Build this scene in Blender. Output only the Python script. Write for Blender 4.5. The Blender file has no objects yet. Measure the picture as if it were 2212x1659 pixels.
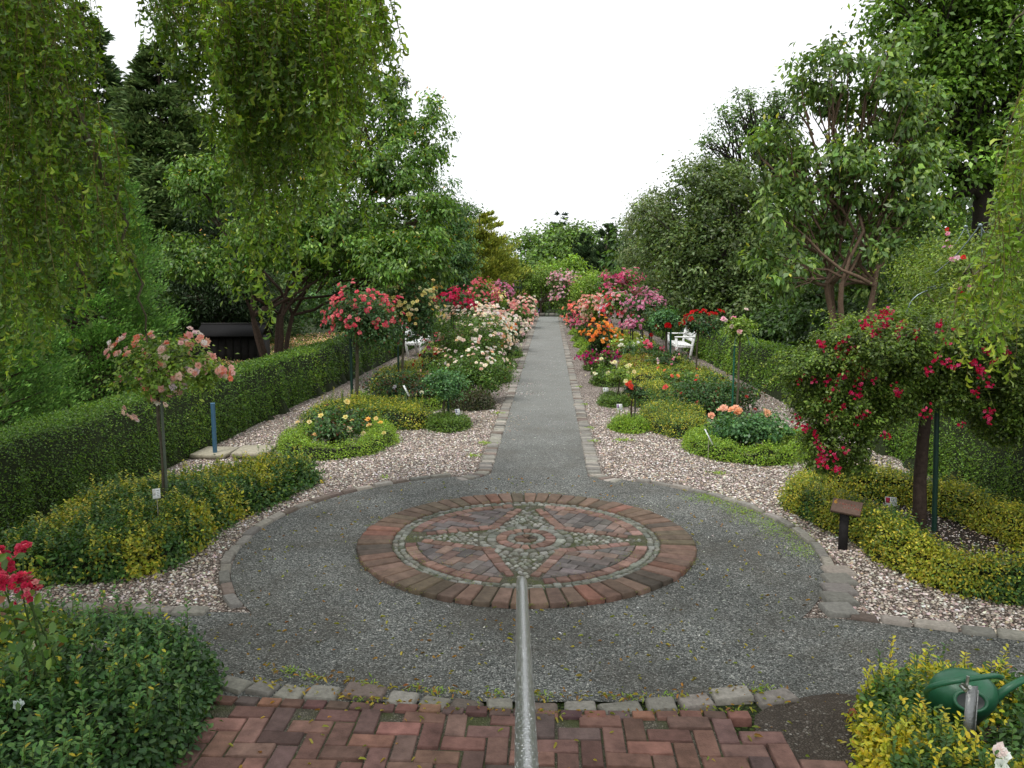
import bpy, math, random
import numpy as np
from math import radians, sin, cos, pi, atan2, sqrt

# ------------------------------------------------------------------ camera, sky, sun, exposure
scene = bpy.context.scene
COL = scene.collection
CAMH = 2.3
PITCH = math.atan((829.5 - 600.0) / 1740.0)
YAW = radians(2.7076)          # the camera looks this much to the left of the path's direction
cam_data = bpy.data.cameras.new("camera")
cam = bpy.data.objects.new("camera", cam_data)
COL.objects.link(cam)
cam.location = (0, 0, CAMH)
cam.rotation_euler = (pi / 2 - PITCH, 0, YAW)
cam_data.lens = 36.0 * 1740.0 / 2212.0
cam_data.sensor_width = 36.0
cam_data.clip_end = 2000.0
cam_data.clip_start = 0.05
scene.camera = cam

world = bpy.data.worlds.new("World")
scene.world = world
world.use_nodes = True
nt = world.node_tree
bg = nt.nodes["Background"]
sky = nt.nodes.new("ShaderNodeTexSky")
sky.sky_type = 'NISHITA'
sky.sun_disc = False
SUN_EL, SUN_AZ = radians(62), radians(-150)
sky.sun_elevation = SUN_EL
sky.sun_rotation = SUN_AZ
sky.air_density = 1.0
sky.dust_density = 4.0
hsv = nt.nodes.new("ShaderNodeHueSaturation")
hsv.inputs["Saturation"].default_value = 0.25
mixc = nt.nodes.new("ShaderNodeMix")          # the closed cloud layer over the clear sky
mixc.data_type = 'RGBA'
mixc.inputs["Factor"].default_value = 0.75
mixc.inputs[7].default_value = (9.3, 9.5, 9.8, 1)
nt.links.new(sky.outputs[0], hsv.inputs["Color"])
nt.links.new(hsv.outputs[0], mixc.inputs[6])
nt.links.new(mixc.outputs[2], bg.inputs[0])
bg.inputs[1].default_value = 0.115

sun_d = bpy.data.lights.new("sun", 'SUN')
sun_d.energy = 1.5
sun_d.angle = radians(14)
sun_d.color = (1.0, 0.97, 0.92)
sun = bpy.data.objects.new("sun", sun_d)
COL.objects.link(sun)
sun.rotation_euler = (pi / 2 - SUN_EL, 0, radians(30) + pi)   # high, a little from behind the viewer's left
sun.rotation_euler = (radians(28), 0, radians(-30))

scene.view_settings.view_transform = 'Standard'
scene.view_settings.look = 'None'
scene.view_settings.exposure = 0.52
scene.view_settings.gamma = 1.0
scene.view_settings.use_curve_mapping = False
cy = scene.cycles
cy.max_bounces = 6
cy.diffuse_bounces = 4
cy.glossy_bounces = 2
cy.transmission_bounces = 3
cy.transparent_max_bounces = 4
cy.use_denoising = True

# ------------------------------------------------------------------ where a ray of the photo meets the place
def ray(px, py):
    x = (px - 1106.0) / 1740.0; y = -(py - 829.5) / 1740.0
    c, s = cos(PITCH), sin(PITCH)
    X, Y, Z = x, c + y * s, -s + y * c
    c, s = cos(YAW), sin(YAW)
    return X * c - Y * s, X * s + Y * c, Z
def G(px, py, z=0.0):                    # the ground point seen there
    d = ray(px, py); t = (CAMH - z) / -d[2]
    return d[0] * t, d[1] * t
def AT(px, py, Y):                       # the point at distance Y seen there
    d = ray(px, py); t = Y / d[1]
    return np.array([d[0] * t, Y, CAMH + d[2] * t])
def ZR(rect, Y):                         # box seen at distance Y -> centre x, centre z, half width, half height
    a = AT(rect[0], rect[1], Y); b = AT(rect[2], rect[3], Y)
    return (a[0] + b[0]) / 2, (a[2] + b[2]) / 2, abs(b[0] - a[0]) / 2, abs(a[2] - b[2]) / 2

# ------------------------------------------------------------------ materials
def new_mat(name):
    m = bpy.data.materials.new(name); m.use_nodes = True
    return m, m.node_tree, m.node_tree.nodes["Principled BSDF"]
def node(t, kind, **kw):
    n = t.nodes.new(kind)
    for k, v in kw.items():
        if k in n.inputs.keys(): n.inputs[k].default_value = v
        else: setattr(n, k, v)
    return n
def attr_mat(name, rough=0.6, spec=0.3, transl=0.0, noise=0.0, nscale=40.0, bump=0.0, bscale=80.0, metal=0.0, tcol=(1.0, 1.0, 1.0), gain=None):
    m, t, b = new_mat(name)
    a = node(t, "ShaderNodeAttribute", attribute_name="col")
    src = a.outputs["Color"]
    tc = node(t, "ShaderNodeTexCoord")
    if gain:
        gm = node(t, "ShaderNodeMix", data_type='RGBA', blend_type='MULTIPLY'); gm.inputs[0].default_value = 1; gm.inputs[7].default_value = (*gain, 1)
        t.links.new(src, gm.inputs[6]); src = gm.outputs[2]
    if noise > 0:
        n = node(t, "ShaderNodeTexNoise", Scale=nscale, Detail=6.0, Roughness=0.65)
        t.links.new(tc.outputs["Object"], n.inputs["Vector"])
        mr = node(t, "ShaderNodeMapRange"); mr.inputs[1].default_value = 0.25; mr.inputs[2].default_value = 0.75
        mr.inputs[3].default_value = 1 - noise; mr.inputs[4].default_value = 1 + noise
        t.links.new(n.outputs[0], mr.inputs[0])
        mx = node(t, "ShaderNodeMix", data_type='RGBA', blend_type='MULTIPLY'); mx.inputs[0].default_value = 1
        t.links.new(src, mx.inputs[6]); t.links.new(mr.outputs[0], mx.inputs[7])
        src = mx.outputs[2]
    t.links.new(src, b.inputs["Base Color"])
    b.inputs["Roughness"].default_value = rough
    b.inputs["Specular IOR Level"].default_value = spec
    b.inputs["Metallic"].default_value = metal
    if bump > 0:
        n2 = node(t, "ShaderNodeTexNoise", Scale=bscale, Detail=5.0)
        t.links.new(tc.outputs["Object"], n2.inputs["Vector"])
        bp = node(t, "ShaderNodeBump", Strength=bump, Distance=0.01)
        t.links.new(n2.outputs[0], bp.inputs["Height"]); t.links.new(bp.outputs[0], b.inputs["Normal"])
    if transl > 0:
        tr = node(t, "ShaderNodeBsdfTranslucent")
        mc = node(t, "ShaderNodeMix", data_type='RGBA', blend_type='MULTIPLY'); mc.inputs[0].default_value = 1
        mc.inputs[7].default_value = (*tcol, 1)
        t.links.new(src, mc.inputs[6]); t.links.new(mc.outputs[2], tr.inputs[0])
        ms = node(t, "ShaderNodeMixShader"); ms.inputs[0].default_value = transl
        out = t.nodes["Material Output"]
        t.links.new(b.outputs[0], ms.inputs[1]); t.links.new(tr.outputs[0], ms.inputs[2]); t.links.new(ms.outputs[0], out.inputs[0])
    return m
M_LEAF = attr_mat("leaf", 0.40, 0.36, 0.32, tcol=(1.5, 1.45, 0.6), gain=(1.62, 1.5, 1.08))
M_NEEDLE = attr_mat("needle", 0.5, 0.25, 0.22, gain=(1.6, 1.5, 1.15))
M_PETAL = attr_mat("petal", 0.6, 0.15, 0.30)
M_BARK = attr_mat("bark", 0.85, 0.15, noise=0.45, nscale=25, bump=0.6, bscale=60)
M_STONE = attr_mat("stone", 0.85, 0.2, noise=0.35, nscale=30, bump=0.5, bscale=90)
M_BRICK = attr_mat("brick", 0.85, 0.2, noise=0.45, nscale=11, bump=0.4, bscale=120)
M_PAINT = attr_mat("paint", 0.45, 0.4, noise=0.10, nscale=12)
M_PLASTIC = attr_mat("plastic", 0.38, 0.45, noise=0.18, nscale=9)
M_WOOD = attr_mat("wood", 0.75, 0.2, noise=0.3, nscale=18, bump=0.3, bscale=50)
M_PEBBLE = attr_mat("pebble", 0.6, 0.3, noise=0.12, nscale=60)

def gravel_mat(name, scale, stops, gap, gapw, bump, big=(0.8, 1.15), soil=None, warp=None, far_pale=None):
    m, t, b = new_mat(name)
    tc = node(t, "ShaderNodeTexCoord")
    mp = node(t, "ShaderNodeMapping")
    t.links.new(tc.outputs["Object"], mp.inputs[0])
    if warp: mp.inputs["Scale"].default_value = warp
    v = node(t, "ShaderNodeTexVoronoi", Scale=scale, Randomness=1.0)
    t.links.new(mp.outputs[0], v.inputs["Vector"])
    sp = node(t, "ShaderNodeSeparateColor"); t.links.new(v.outputs["Color"], sp.inputs[0])
    cr = node(t, "ShaderNodeValToRGB"); cr.color_ramp.interpolation = 'LINEAR'
    el = cr.color_ramp.elements
    while len(el) < len(stops): el.new(0.5)
    for e, (p, c) in zip(el, stops): e.position = p; e.color = (*c, 1)
    t.links.new(sp.outputs[0], cr.inputs[0])
    ve = node(t, "ShaderNodeTexVoronoi", Scale=scale, Randomness=1.0, feature='DISTANCE_TO_EDGE')
    t.links.new(mp.outputs[0], ve.inputs["Vector"])
    st = node(t, "ShaderNodeMapRange"); st.inputs[1].default_value = 0.0; st.inputs[2].default_value = gapw
    t.links.new(ve.outputs["Distance"], st.inputs[0])
    mx = node(t, "ShaderNodeMix", data_type='RGBA'); mx.inputs[6].default_value = (*gap, 1)
    t.links.new(st.outputs[0], mx.inputs[0]); t.links.new(cr.outputs[0], mx.inputs[7])
    n = node(t, "ShaderNodeTexNoise", Scale=1.1, Detail=7.0, Roughness=0.6); t.links.new(tc.outputs["Object"], n.inputs["Vector"])
    mr = node(t, "ShaderNodeMapRange"); mr.inputs[1].default_value = 0.3; mr.inputs[2].default_value = 0.7
    mr.inputs[3].default_value = big[0]; mr.inputs[4].default_value = big[1]
    t.links.new(n.outputs[0], mr.inputs[0])
    m2 = node(t, "ShaderNodeMix", data_type='RGBA', blend_type='MULTIPLY'); m2.inputs[0].default_value = 1
    t.links.new(mx.outputs[2], m2.inputs[6]); t.links.new(mr.outputs[0], m2.inputs[7])
    src = m2.outputs[2]
    if soil:                                  # worn patches where fine dirt fills the stones
        n3 = node(t, "ShaderNodeTexNoise", Scale=soil[1], Detail=8.0, Roughness=0.7); t.links.new(tc.outputs["Object"], n3.inputs["Vector"])
        r3 = node(t, "ShaderNodeMapRange"); r3.inputs[1].default_value = soil[2]; r3.inputs[2].default_value = soil[3]
        r3.inputs[4].default_value = soil[4]
        t.links.new(n3.outputs[0], r3.inputs[0])
        m3 = node(t, "ShaderNodeMix", data_type='RGBA'); m3.inputs[7].default_value = (*soil[0], 1)
        t.links.new(r3.outputs[0], m3.inputs[0]); t.links.new(src, m3.inputs[6]); src = m3.outputs[2]
    if far_pale:                                 # the path farther back mixes towards a paler grey
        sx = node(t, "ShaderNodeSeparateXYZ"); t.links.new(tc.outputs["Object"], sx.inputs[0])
        rd = node(t, "ShaderNodeMapRange"); rd.inputs[1].default_value = 8.5; rd.inputs[2].default_value = 15; rd.inputs[4].default_value = far_pale[1]
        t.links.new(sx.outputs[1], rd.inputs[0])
        m4 = node(t, "ShaderNodeMix", data_type='RGBA'); m4.inputs[7].default_value = (*far_pale[0], 1)
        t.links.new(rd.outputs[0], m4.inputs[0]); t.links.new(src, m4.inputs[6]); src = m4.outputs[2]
    t.links.new(src, b.inputs["Base Color"])
    b.inputs["Roughness"].default_value = 0.8; b.inputs["Specular IOR Level"].default_value = 0.25
    ad = node(t, "ShaderNodeMath", operation='ADD'); t.links.new(st.outputs[0], ad.inputs[0]); t.links.new(sp.outputs[1], ad.inputs[1])
    bp = node(t, "ShaderNodeBump", Strength=bump, Distance=0.8 / scale)
    t.links.new(ad.outputs[0], bp.inputs["Height"]); t.links.new(bp.outputs[0], b.inputs["Normal"])
    return m
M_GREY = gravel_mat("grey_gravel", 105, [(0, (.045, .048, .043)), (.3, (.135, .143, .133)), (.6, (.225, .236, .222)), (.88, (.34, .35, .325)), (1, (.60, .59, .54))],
                    (.035, .034, .028), 0.12, 0.8, (0.64, 1.22), soil=((.085, .075, .058), 1.3, .44, .70, .7), far_pale=((.33, .335, .31), .55))
M_PINK = gravel_mat("pebble_gravel", 42, [(0, (.10, .075, .06)), (.2, (.26, .20, .165)), (.45, (.40, .325, .275)), (.75, (.54, .46, .395)), (1, (.74, .69, .62))],
                    (.07, .05, .038), 0.16, 1.0, (0.85, 1.12))
M_SOIL = gravel_mat("soil", 55, [(0, (.022, .015, .010)), (.5, (.05, .034, .024)), (1, (.11, .075, .05))], (.015, .011, .008), 0.2, 1.0, (0.6, 1.3))
M_DIRT = gravel_mat("dirt", 60, [(0, (.05, .04, .032)), (.5, (.095, .078, .062)), (.9, (.14, .12, .098)), (1, (.34, .32, .28))], (.04, .032, .025), 0.2, 0.7, (0.7, 1.25), soil=((.07, .055, .042), 2.5, .4, .6, .8))
M_LAWN = gravel_mat("rough_grass", 30, [(0, (.02, .035, .008)), (.5, (.04, .07, .014)), (1, (.07, .10, .02))], (.02, .03, .01), 0.2, 0.8, (0.6, 1.4), soil=((.035, .026, .017), .8, .5, .65, .8))
M_MORTAR = gravel_mat("mossy_joint_sand", 90, [(0, (.10, .09, .07)), (.5, (.16, .145, .11)), (1, (.25, .23, .18))], (.07, .065, .045), 0.2, 0.8, (0.7, 1.2), soil=((.085, .10, .035), 3.5, .45, .6, .9))

# ------------------------------------------------------------------ mesh collecting
class Acc:
    def __init__(s): s.v = []; s.f = {}; s.c = {}; s.n = 0
    def add(s, V, F, C):
        V = np.asarray(V, float).reshape(-1, 3); F = np.asarray(F, int)
        k = F.shape[1]; C = np.asarray(C, float)
        if C.ndim == 1: C = np.tile(C, (len(F), 1))
        s.v.append(V); s.f.setdefault(k, []).append(F + s.n); s.c.setdefault(k, []).append(C); s.n += len(V)
    def build(s, name, mat, parent=None, loc=None, smooth=False):
        me = bpy.data.meshes.new(name)
        V = np.concatenate(s.v) if s.v else np.zeros((0, 3))
        loops = []; starts = []; tot = 0; cols = []
        for k in sorted(s.f):
            F = np.concatenate(s.f[k]); C = np.concatenate(s.c[k])
            loops.append(F.ravel()); starts.append(tot + np.arange(len(F)) * k); tot += F.size; cols.append(C)
        L = np.concatenate(loops); S = np.concatenate(starts); C = np.concatenate(cols)
        if loc is not None: V = V - np.asarray(loc)
        me.vertices.add(len(V)); me.vertices.foreach_set("co", V.astype(np.float32).ravel())
        me.loops.add(len(L)); me.loops.foreach_set("vertex_index", L.astype(np.int32))
        me.polygons.add(len(S)); me.polygons.foreach_set("loop_start", S.astype(np.int32))
        me.update(calc_edges=True)
        a = me.attributes.new("col", 'FLOAT_COLOR', 'FACE')
        C4 = np.ones((len(S), 4), np.float32); C4[:, :3] = np.clip(C, 0, 1)
        a.data.foreach_set("color", C4.ravel())
        if smooth: me.polygons.foreach_set("use_smooth", np.ones(len(S), bool))
        me.materials.append(mat)
        o = bpy.data.objects.new(name, me); COL.objects.link(o)
        if parent is not None: o.parent = parent
        elif loc is not None: o.location = loc
        return o
def thing(name, label, cat, loc=(0, 0, 0), group=None):
    o = bpy.data.objects.new(name, None); COL.objects.link(o); o.location = loc
    o.empty_display_size = 0.1
    o["label"] = label; o["category"] = cat
    if group: o["group"] = group
    return o
def tag(o, label, cat, group=None):
    o["label"] = label; o["category"] = cat
    if group: o["group"] = group
    return o
def struct(o, kind="structure"): o["kind"] = kind; return o
def stuff(o, label, cat): o["kind"] = "stuff"; o["label"] = label; o["category"] = cat; return o

def unit(a): return a / np.maximum(np.linalg.norm(a, axis=-1, keepdims=True), 1e-9)
def palette(rng, pal, n, var=0.15, hue=0.06):
    pal = np.asarray(pal, float)
    w = pal[:, 3] if pal.shape[1] == 4 else np.ones(len(pal))
    i = rng.choice(len(pal), n, p=w / w.sum())
    c = pal[i, :3] * (1 + var * rng.normal(size=(n, 1)))
    return np.clip(c * (1 + hue * rng.normal(size=(n, 3))), 0.003, 0.95)

def leaves(acc, P, A, N, L, W, C, shape='quad', fold=0.25, curl=0.0):
    """P base, A long axis, N face normal, L length, W width, C colour per leaf."""
    n = len(P)
    if n == 0: return
    A = unit(A); S = unit(np.cross(A, N)); N = unit(np.cross(S, A))
    L = np.broadcast_to(np.asarray(L, float), (n,))[:, None]; W = np.broadcast_to(np.asarray(W, float), (n,))[:, None] / 2
    up = N * W * fold
    if shape == 'quad':
        V = np.stack([P, P + A * L * .5 + S * W + up, P + A * L - N * L * curl, P + A * L * .5 - S * W + up], 1)
        acc.add(V, np.arange(4 * n).reshape(n, 4), C)
    elif shape == 'oval':
        V = np.stack([P, P + A * L * .3 + S * W * .85 + up, P + A * L * .7 + S * W * .85 + up - N * L * curl * .5, P + A * L - N * L * curl,
                      P + A * L * .7 - S * W * .85 + up - N * L * curl * .5, P + A * L * .3 - S * W * .85 + up], 1)
        b = np.arange(n)[:, None] * 6
        F = np.concatenate([b + np.array([[0, 1, 2, 3]]), b + np.array([[0, 3, 4, 5]])])
        acc.add(V, F, np.concatenate([C, C * 0.94]))
    elif shape == 'curl':       # a narrow twisted leaf in three segments
        ph = curl
        pts = []
        for k, (w, a) in enumerate(((.25, 0), (1, .38), (.9, .72), (0.05, 1.0))):
            bend = np.sin(a * 2.4)[None] if False else math.sin(a * 2.4)
            c = P + A * L * (a - .25 * a * a) + N * L * ph * bend + S * L * ph * .5 * math.sin(a * 5)
            tw = a * 1.2
            side = S * cos(tw) + N * sin(tw)
            pts += [c + side * W * w, c - side * W * w]
        V = np.stack(pts, 1)
        b = np.arange(n)[:, None] * 8
        F = np.concatenate([b + np.array([[0, 1, 3, 2]]), b + np.array([[2, 3, 5, 4]]), b + np.array([[4, 5, 7, 6]])])
        acc.add(V, F, np.concatenate([C, C, C]))

# a rose bloom of radius 1 facing +Z: cupped petals in three whorls
def _bloom():
    V = []; F = []; K = []
    for ring, (m, r0, r1, z0, z1, off, w) in enumerate(((5, .15, 1.0, -.25, .05, 0, .75), (5, .1, .72, -.15, .38, .6, .62), (4, .05, .42, -.05, .5, .2, .55), (3, .02, .2, .1, .52, .9, .3))):
        for k in range(m):
            a = 2 * pi * k / m + off
            for (r, z, da) in ((r0, z0, 0), (r1 * .75, (z0 + z1) * .45, w * .9), (r1, z1, 0), (r1 * .75, (z0 + z1) * .45, -w * .9)):
                V.append((r * cos(a + da), r * sin(a + da), z))
            F.append([len(V) - 4, len(V) - 3, len(V) - 2, len(V) - 1]); K.append(ring)
    return np.array(V), np.array(F), np.array(K)
BV, BF, BK = _bloom()
def blooms(acc, P, N, R, C, rng, inner=None):
    """roses at P facing N with radius R and colour C (per rose); the heart is tinted by inner"""
    n = len(P)
    if n == 0: return
    N = unit(N); T = unit(np.cross(N, rng.normal(size=(n, 3)))); B = np.cross(N, T)
    R = np.broadcast_to(np.asarray(R, float), (n,))
    v = BV[None] * R[:, None, None] * (1 + .12 * rng.normal(size=(n, len(BV), 1)))
    V = P[:, None] + v[..., 0:1] * T[:, None] + v[..., 1:2] * B[:, None] + v[..., 2:3] * N[:, None]
    F = (BF[None] + np.arange(n)[:, None, None] * len(BV)).reshape(-1, 4)
    c = C[:, None, :] * (1 + .10 * rng.normal(size=(n, len(BF), 1)))
    if inner is not None:
        k = (BK / 3.0)[None, :, None]
        c = c * (1 - .6 * k) + np.asarray(inner)[None, None] * .6 * k
    acc.add(V, F, c.reshape(-1, 3))

def tube(acc, pts, rad, color, k=7, cap=True):
    pts = np.asarray(pts, float); n = len(pts)
    rad = np.broadcast_to(np.asarray(rad, float), (n,))
    d = np.gradient(pts, axis=0); d = unit(d)
    ref = np.array([0, 0, 1.0]) if abs(d[0][2]) < .9 else np.array([1.0, 0, 0])
    V = []
    for i in range(n):
        s = unit(np.cross(d[i], ref)); t = np.cross(d[i], s)
        a = np.arange(k) * 2 * pi / k
        V.append(pts[i] + rad[i] * (np.cos(a)[:, None] * s + np.sin(a)[:, None] * t))
    V = np.concatenate(V)
    i = np.arange(n - 1)[:, None] * k; j = np.arange(k)[None]
    F = np.stack([i + j, i + (j + 1) % k, i + k + (j + 1) % k, i + k + j], -1).reshape(-1, 4)
    acc.add(V, F, color)
    if cap:
        acc.add(V[-k:], np.arange(k)[None], color); acc.add(V[:k][::-1], np.arange(k)[None], color)
def wob(p0, p1, n, amp, rng, sag=0.0):
    t = np.linspace(0, 1, n)[:, None]
    p = np.asarray(p0, float) * (1 - t) + np.asarray(p1, float) * t
    w = np.cumsum(rng.normal(size=(n, 3)), 0) * amp / sqrt(n)
    w = w - w[0] - (w[-1] - w[0]) * t
    p = p + w
    p[:, 2] += (4 * t * (1 - t))[:, 0] * sag
    return p
def box(acc, c, s, color, rot=None, bev=0.0):
    hx, hy, hz = np.array(s) / 2.0
    V = np.array([[x, y, z] for z in (-hz, hz) for x, y in ((-hx, -hy), (hx, -hy), (hx, hy), (-hx, hy))])
    if bev > 0:
        V2 = []
        for z, sh in ((-hz, bev), (-hz + bev, 0), (hz - bev, 0), (hz, bev)):
            for x, y in ((-hx, -hy), (hx, -hy), (hx, hy), (-hx, hy)):
                V2.append([x - math.copysign(sh, x), y - math.copysign(sh, y), z])
        V = np.array(V2)
    if rot is not None: V = V @ np.asarray(rot).T
    V = V + np.asarray(c)
    r = len(V) // 4
    F = [[3, 2, 1, 0], [4 * r - 4, 4 * r - 3, 4 * r - 2, 4 * r - 1]]
    for q in range(r - 1):
        for k in range(4): F.append([4 * q + k, 4 * q + (k + 1) % 4, 4 * q + 4 + (k + 1) % 4, 4 * q + 4 + k])
    acc.add(V, F, color)
def rotz(a): return np.array([[cos(a), -sin(a), 0], [sin(a), cos(a), 0], [0, 0, 1.0]])
def rotx(a): return np.array([[1.0, 0, 0], [0, cos(a), -sin(a)], [0, sin(a), cos(a)]])
def roty(a): return np.array([[cos(a), 0, sin(a)], [0, 1.0, 0], [-sin(a), 0, cos(a)]])
def block(acc, poly, z0, z1, bev, color, rng=None, tilt=0.0):
    """a stone or brick: footprint polygon, worn upper edge"""
    p = np.asarray(poly, float); k = len(p); c = p.mean(0)
    q = c + (p - c) * (1 - bev / max(np.linalg.norm(p - c, axis=1).min(), 1e-4))
    t = (rng.normal(size=2) * tilt) if rng is not None else np.zeros(2)
    tz = (q - c) @ t
    tz1 = (p - c) @ t
    V = np.concatenate([np.c_[p, np.full(k, z0)], np.c_[p, z1 - bev * .8 + tz1], np.c_[q, z1 + tz]])
    i = np.arange(k); j = (i + 1) % k
    F = np.concatenate([np.stack([i, j, j + k, i + k], 1), np.stack([i + k, j + k, j + 2 * k, i + 2 * k], 1)])
    acc.add(V, F, color); acc.add(V[2 * k:], np.arange(k)[None], color)

def vnoise(x, y, s, seed=0):
    r = np.random.default_rng(seed); v = np.zeros_like(x, dtype=float)
    for k in range(5):
        a = r.uniform(0, 2 * pi); f = s * (0.6 + 0.5 * k); p = r.uniform(0, 6.28)
        v += np.sin((x * cos(a) + y * sin(a)) * f + p + 1.3 * np.sin((x * -sin(a) + y * cos(a)) * f * .7 + p * 2)) / (1 + .4 * k)
    return v / 2.6

# ------------------------------------------------------------------ footprints
def seg_dist(x, y, pts, closed=False):
    pts = np.asarray(pts, float); n = len(pts); d = np.full(x.shape, 1e9)
    for i in range(n if closed else n - 1):
        a = pts[i]; b = pts[(i + 1) % n]; ab = b - a
        t = np.clip(((x - a[0]) * ab[0] + (y - a[1]) * ab[1]) / (ab @ ab), 0, 1)
        d = np.minimum(d, np.hypot(x - a[0] - t * ab[0], y - a[1] - t * ab[1]))
    return d
def inside(x, y, pts):
    pts = np.asarray(pts, float); n = len(pts); c = np.zeros(x.shape, bool)
    for i in range(n):
        x0, y0 = pts[i]; x1, y1 = pts[(i + 1) % n]
        if y0 == y1: continue
        m = ((y0 > y) != (y1 > y)) & (x < (x1 - x0) * (y - y0) / (y1 - y0) + x0)
        c ^= m
    return c
def smooth_poly(pts, n=3, closed=True):
    p = np.asarray(pts, float)
    for _ in range(n):
        if closed:
            q = np.roll(p, -1, 0); p = np.stack([p * .75 + q * .25, p * .25 + q * .75], 1).reshape(-1, 2)
        else:
            q = np.stack([p[:-1] * .75 + p[1:] * .25, p[:-1] * .25 + p[1:] * .75], 1).reshape(-1, 2); p = np.concatenate([p[:1], q, p[-1:]])
    return p

class Field:                   # a clipped or mounded planting: a footprint with a rounded top
    def __init__(s, h, edge, poly=None, line=None, width=0.3, closed=False, rough=0.12, seed=0, nscale=3.0, wav=0.03):
        s.poly = None if poly is None else smooth_poly(poly, 2)
        s.line = line; s.w = width; s.closed = closed; s.h = h; s.e = edge; s.r = rough; s.seed = seed; s.ns = nscale; s.wav = wav
        q = s.poly if s.poly is not None else np.asarray(line, float)
        m = 0.0 if s.poly is not None else width / 2
        s.b = (q[:, 0].min() - m - .05, q[:, 0].max() + m + .05, q[:, 1].min() - m - .05, q[:, 1].max() + m + .05)
        if s.poly is not None:
            x, y = q[:, 0], q[:, 1]; s.area = abs(np.dot(x, np.roll(y, 1)) - np.dot(y, np.roll(x, 1))) / 2
            s.per = np.linalg.norm(q - np.roll(q, 1, 0), axis=1).sum()
        else:
            l = np.linalg.norm(np.diff(q, axis=0), axis=1).sum() + (np.linalg.norm(q[0] - q[-1]) if closed else 0)
            s.area = l * width; s.per = 2 * l
    def d(s, x, y):
        wv = s.wav * vnoise(x, y, 7.0, s.seed + 5)
        if s.poly is not None:
            dd = seg_dist(x, y, s.poly, True); return np.where(inside(x, y, s.poly), dd, -dd) + wv
        return s.w / 2 - seg_dist(x, y, s.line, s.closed) + wv
    def H(s, x, y, d=None):
        d = s.d(x, y) if d is None else d
        t = np.clip(d / s.e, 0, 1)
        return np.where(d > 0, s.h * np.sqrt(np.clip(1 - (1 - t) ** 2, 0, 1)) ** .8 * (1 + s.r * vnoise(x, y, s.ns, s.seed)), 0)
    def sample(s, n, rng, t=0.07, dens=None, fuzz=0.015):
        out = []; got = 0; x0, x1, y0, y1 = s.b
        for it in range(400):
            m = 60000
            x = rng.uniform(x0, x1, m); y = rng.uniform(y0, y1, m)
            if dens is not None:
                k = rng.random(m) < dens(x, y); x = x[k]; y = y[k]
            z = rng.uniform(0.0, s.h * (1 + s.r), len(x))
            d = s.d(x, y); H = s.H(x, y, d)
            a = np.minimum(H - z, d); k = (d > 0) & (z < H) & (a < t)
            out.append(np.c_[x[k], y[k], z[k]]); got += k.sum()
            if got >= n: break
        P = np.concatenate(out)[:n]
        e = .03
        dx = (s.H(P[:, 0] + e, P[:, 1]) - s.H(P[:, 0] - e, P[:, 1])) / (2 * e)
        dy = (s.H(P[:, 0], P[:, 1] + e) - s.H(P[:, 0], P[:, 1] - e)) / (2 * e)
        N = unit(np.c_[-dx, -dy, np.ones(len(P))])
        gx = (s.d(P[:, 0] + e, P[:, 1]) - s.d(P[:, 0] - e, P[:, 1])); gy = (s.d(P[:, 0], P[:, 1] + e) - s.d(P[:, 0], P[:, 1] - e))
        side = unit(np.c_[-gx, -gy, np.full(len(P), .15 * e)])
        dd = s.d(P[:, 0], P[:, 1]); hz = s.H(P[:, 0], P[:, 1], dd) - P[:, 2]
        w = (dd < hz)[:, None]
        Nn = np.where(w, side, N); P = P + Nn * (np.abs(rng.normal(size=(len(P), 1))) * fuzz)
        return P, Nn
    def core(s, acc, color, inset=0.05, res=0.07):
        x0, x1, y0, y1 = s.b
        nx = max(4, min(400, int((x1 - x0) / res))); ny = max(4, min(700, int((y1 - y0) / res)))
        X, Y = np.meshgrid(np.linspace(x0, x1, nx), np.linspace(y0, y1, ny))
        d = s.d(X, Y); Z = np.maximum(s.H(X, Y, d - inset) - inset, 0.0)
        Z = np.where(d > inset, Z, -0.01)
        V = np.c_[X.ravel(), Y.ravel(), Z.ravel()]
        i = (np.arange(ny - 1)[:, None] * nx + np.arange(nx - 1)[None])
        F = np.stack([i, i + 1, i + nx + 1, i + nx], -1).reshape(-1, 4)
        zz = Z.ravel(); k = zz[F].max(1) > 0
        acc.add(V, F[k], color)

# colours (linear)
EUO_Y = [(.28, .29, .045, 3), (.21, .25, .04, 3), (.12, .18, .035, 3), (.40, .36, .07, 1.2)]
EUO_G = [(.030, .080, .028, 3), (.048, .115, .036, 2), (.10, .17, .045, 1)]
BOX_D = [(.05, .10, .025, 2), (.075, .14, .03, 2), (.10, .17, .035, 1)]
BOX_L = [(.12, .22, .035, 2), (.16, .27, .04, 2), (.20, .30, .05, 1), (.08, .15, .03, 1)]
HEDGE = [(.045, .105, .020, 3), (.070, .145, .025, 3), (.10, .18, .03, 1), (.028, .065, .014, 2)]
ROSE_G = [(.05, .11, .03, 3), (.075, .15, .04, 2), (.11, .19, .05, 1), (.10, .05, .03, .25)]
ROSE_D = [(.03, .075, .035, 3), (.045, .10, .045, 2), (.09, .04, .03, .5), (.08, .14, .06, .6)]
ROSE_B = [(.05, .13, .065, 3), (.08, .18, .08, 2), (.035, .09, .05, 2)]
ROSE_L = [(.13, .22, .055, 3), (.18, .28, .07, 2), (.09, .16, .04, 2)]
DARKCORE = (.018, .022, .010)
CRIM = [(.55, .02, .09, 3), (.62, .05, .14, 2), (.45, .012, .05, 2)]
RED = [(.55, .012, .015, 3), (.42, .008, .012, 1)]
CORAL = [(.70, .07, .12, 3), (.76, .17, .20, 2), (.62, .04, .12, 2)]
PALEP = [(.88, .46, .38, 3), (.89, .60, .53, 3), (.88, .30, .18, 1.6), (.90, .74, .70, 2)]
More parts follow.
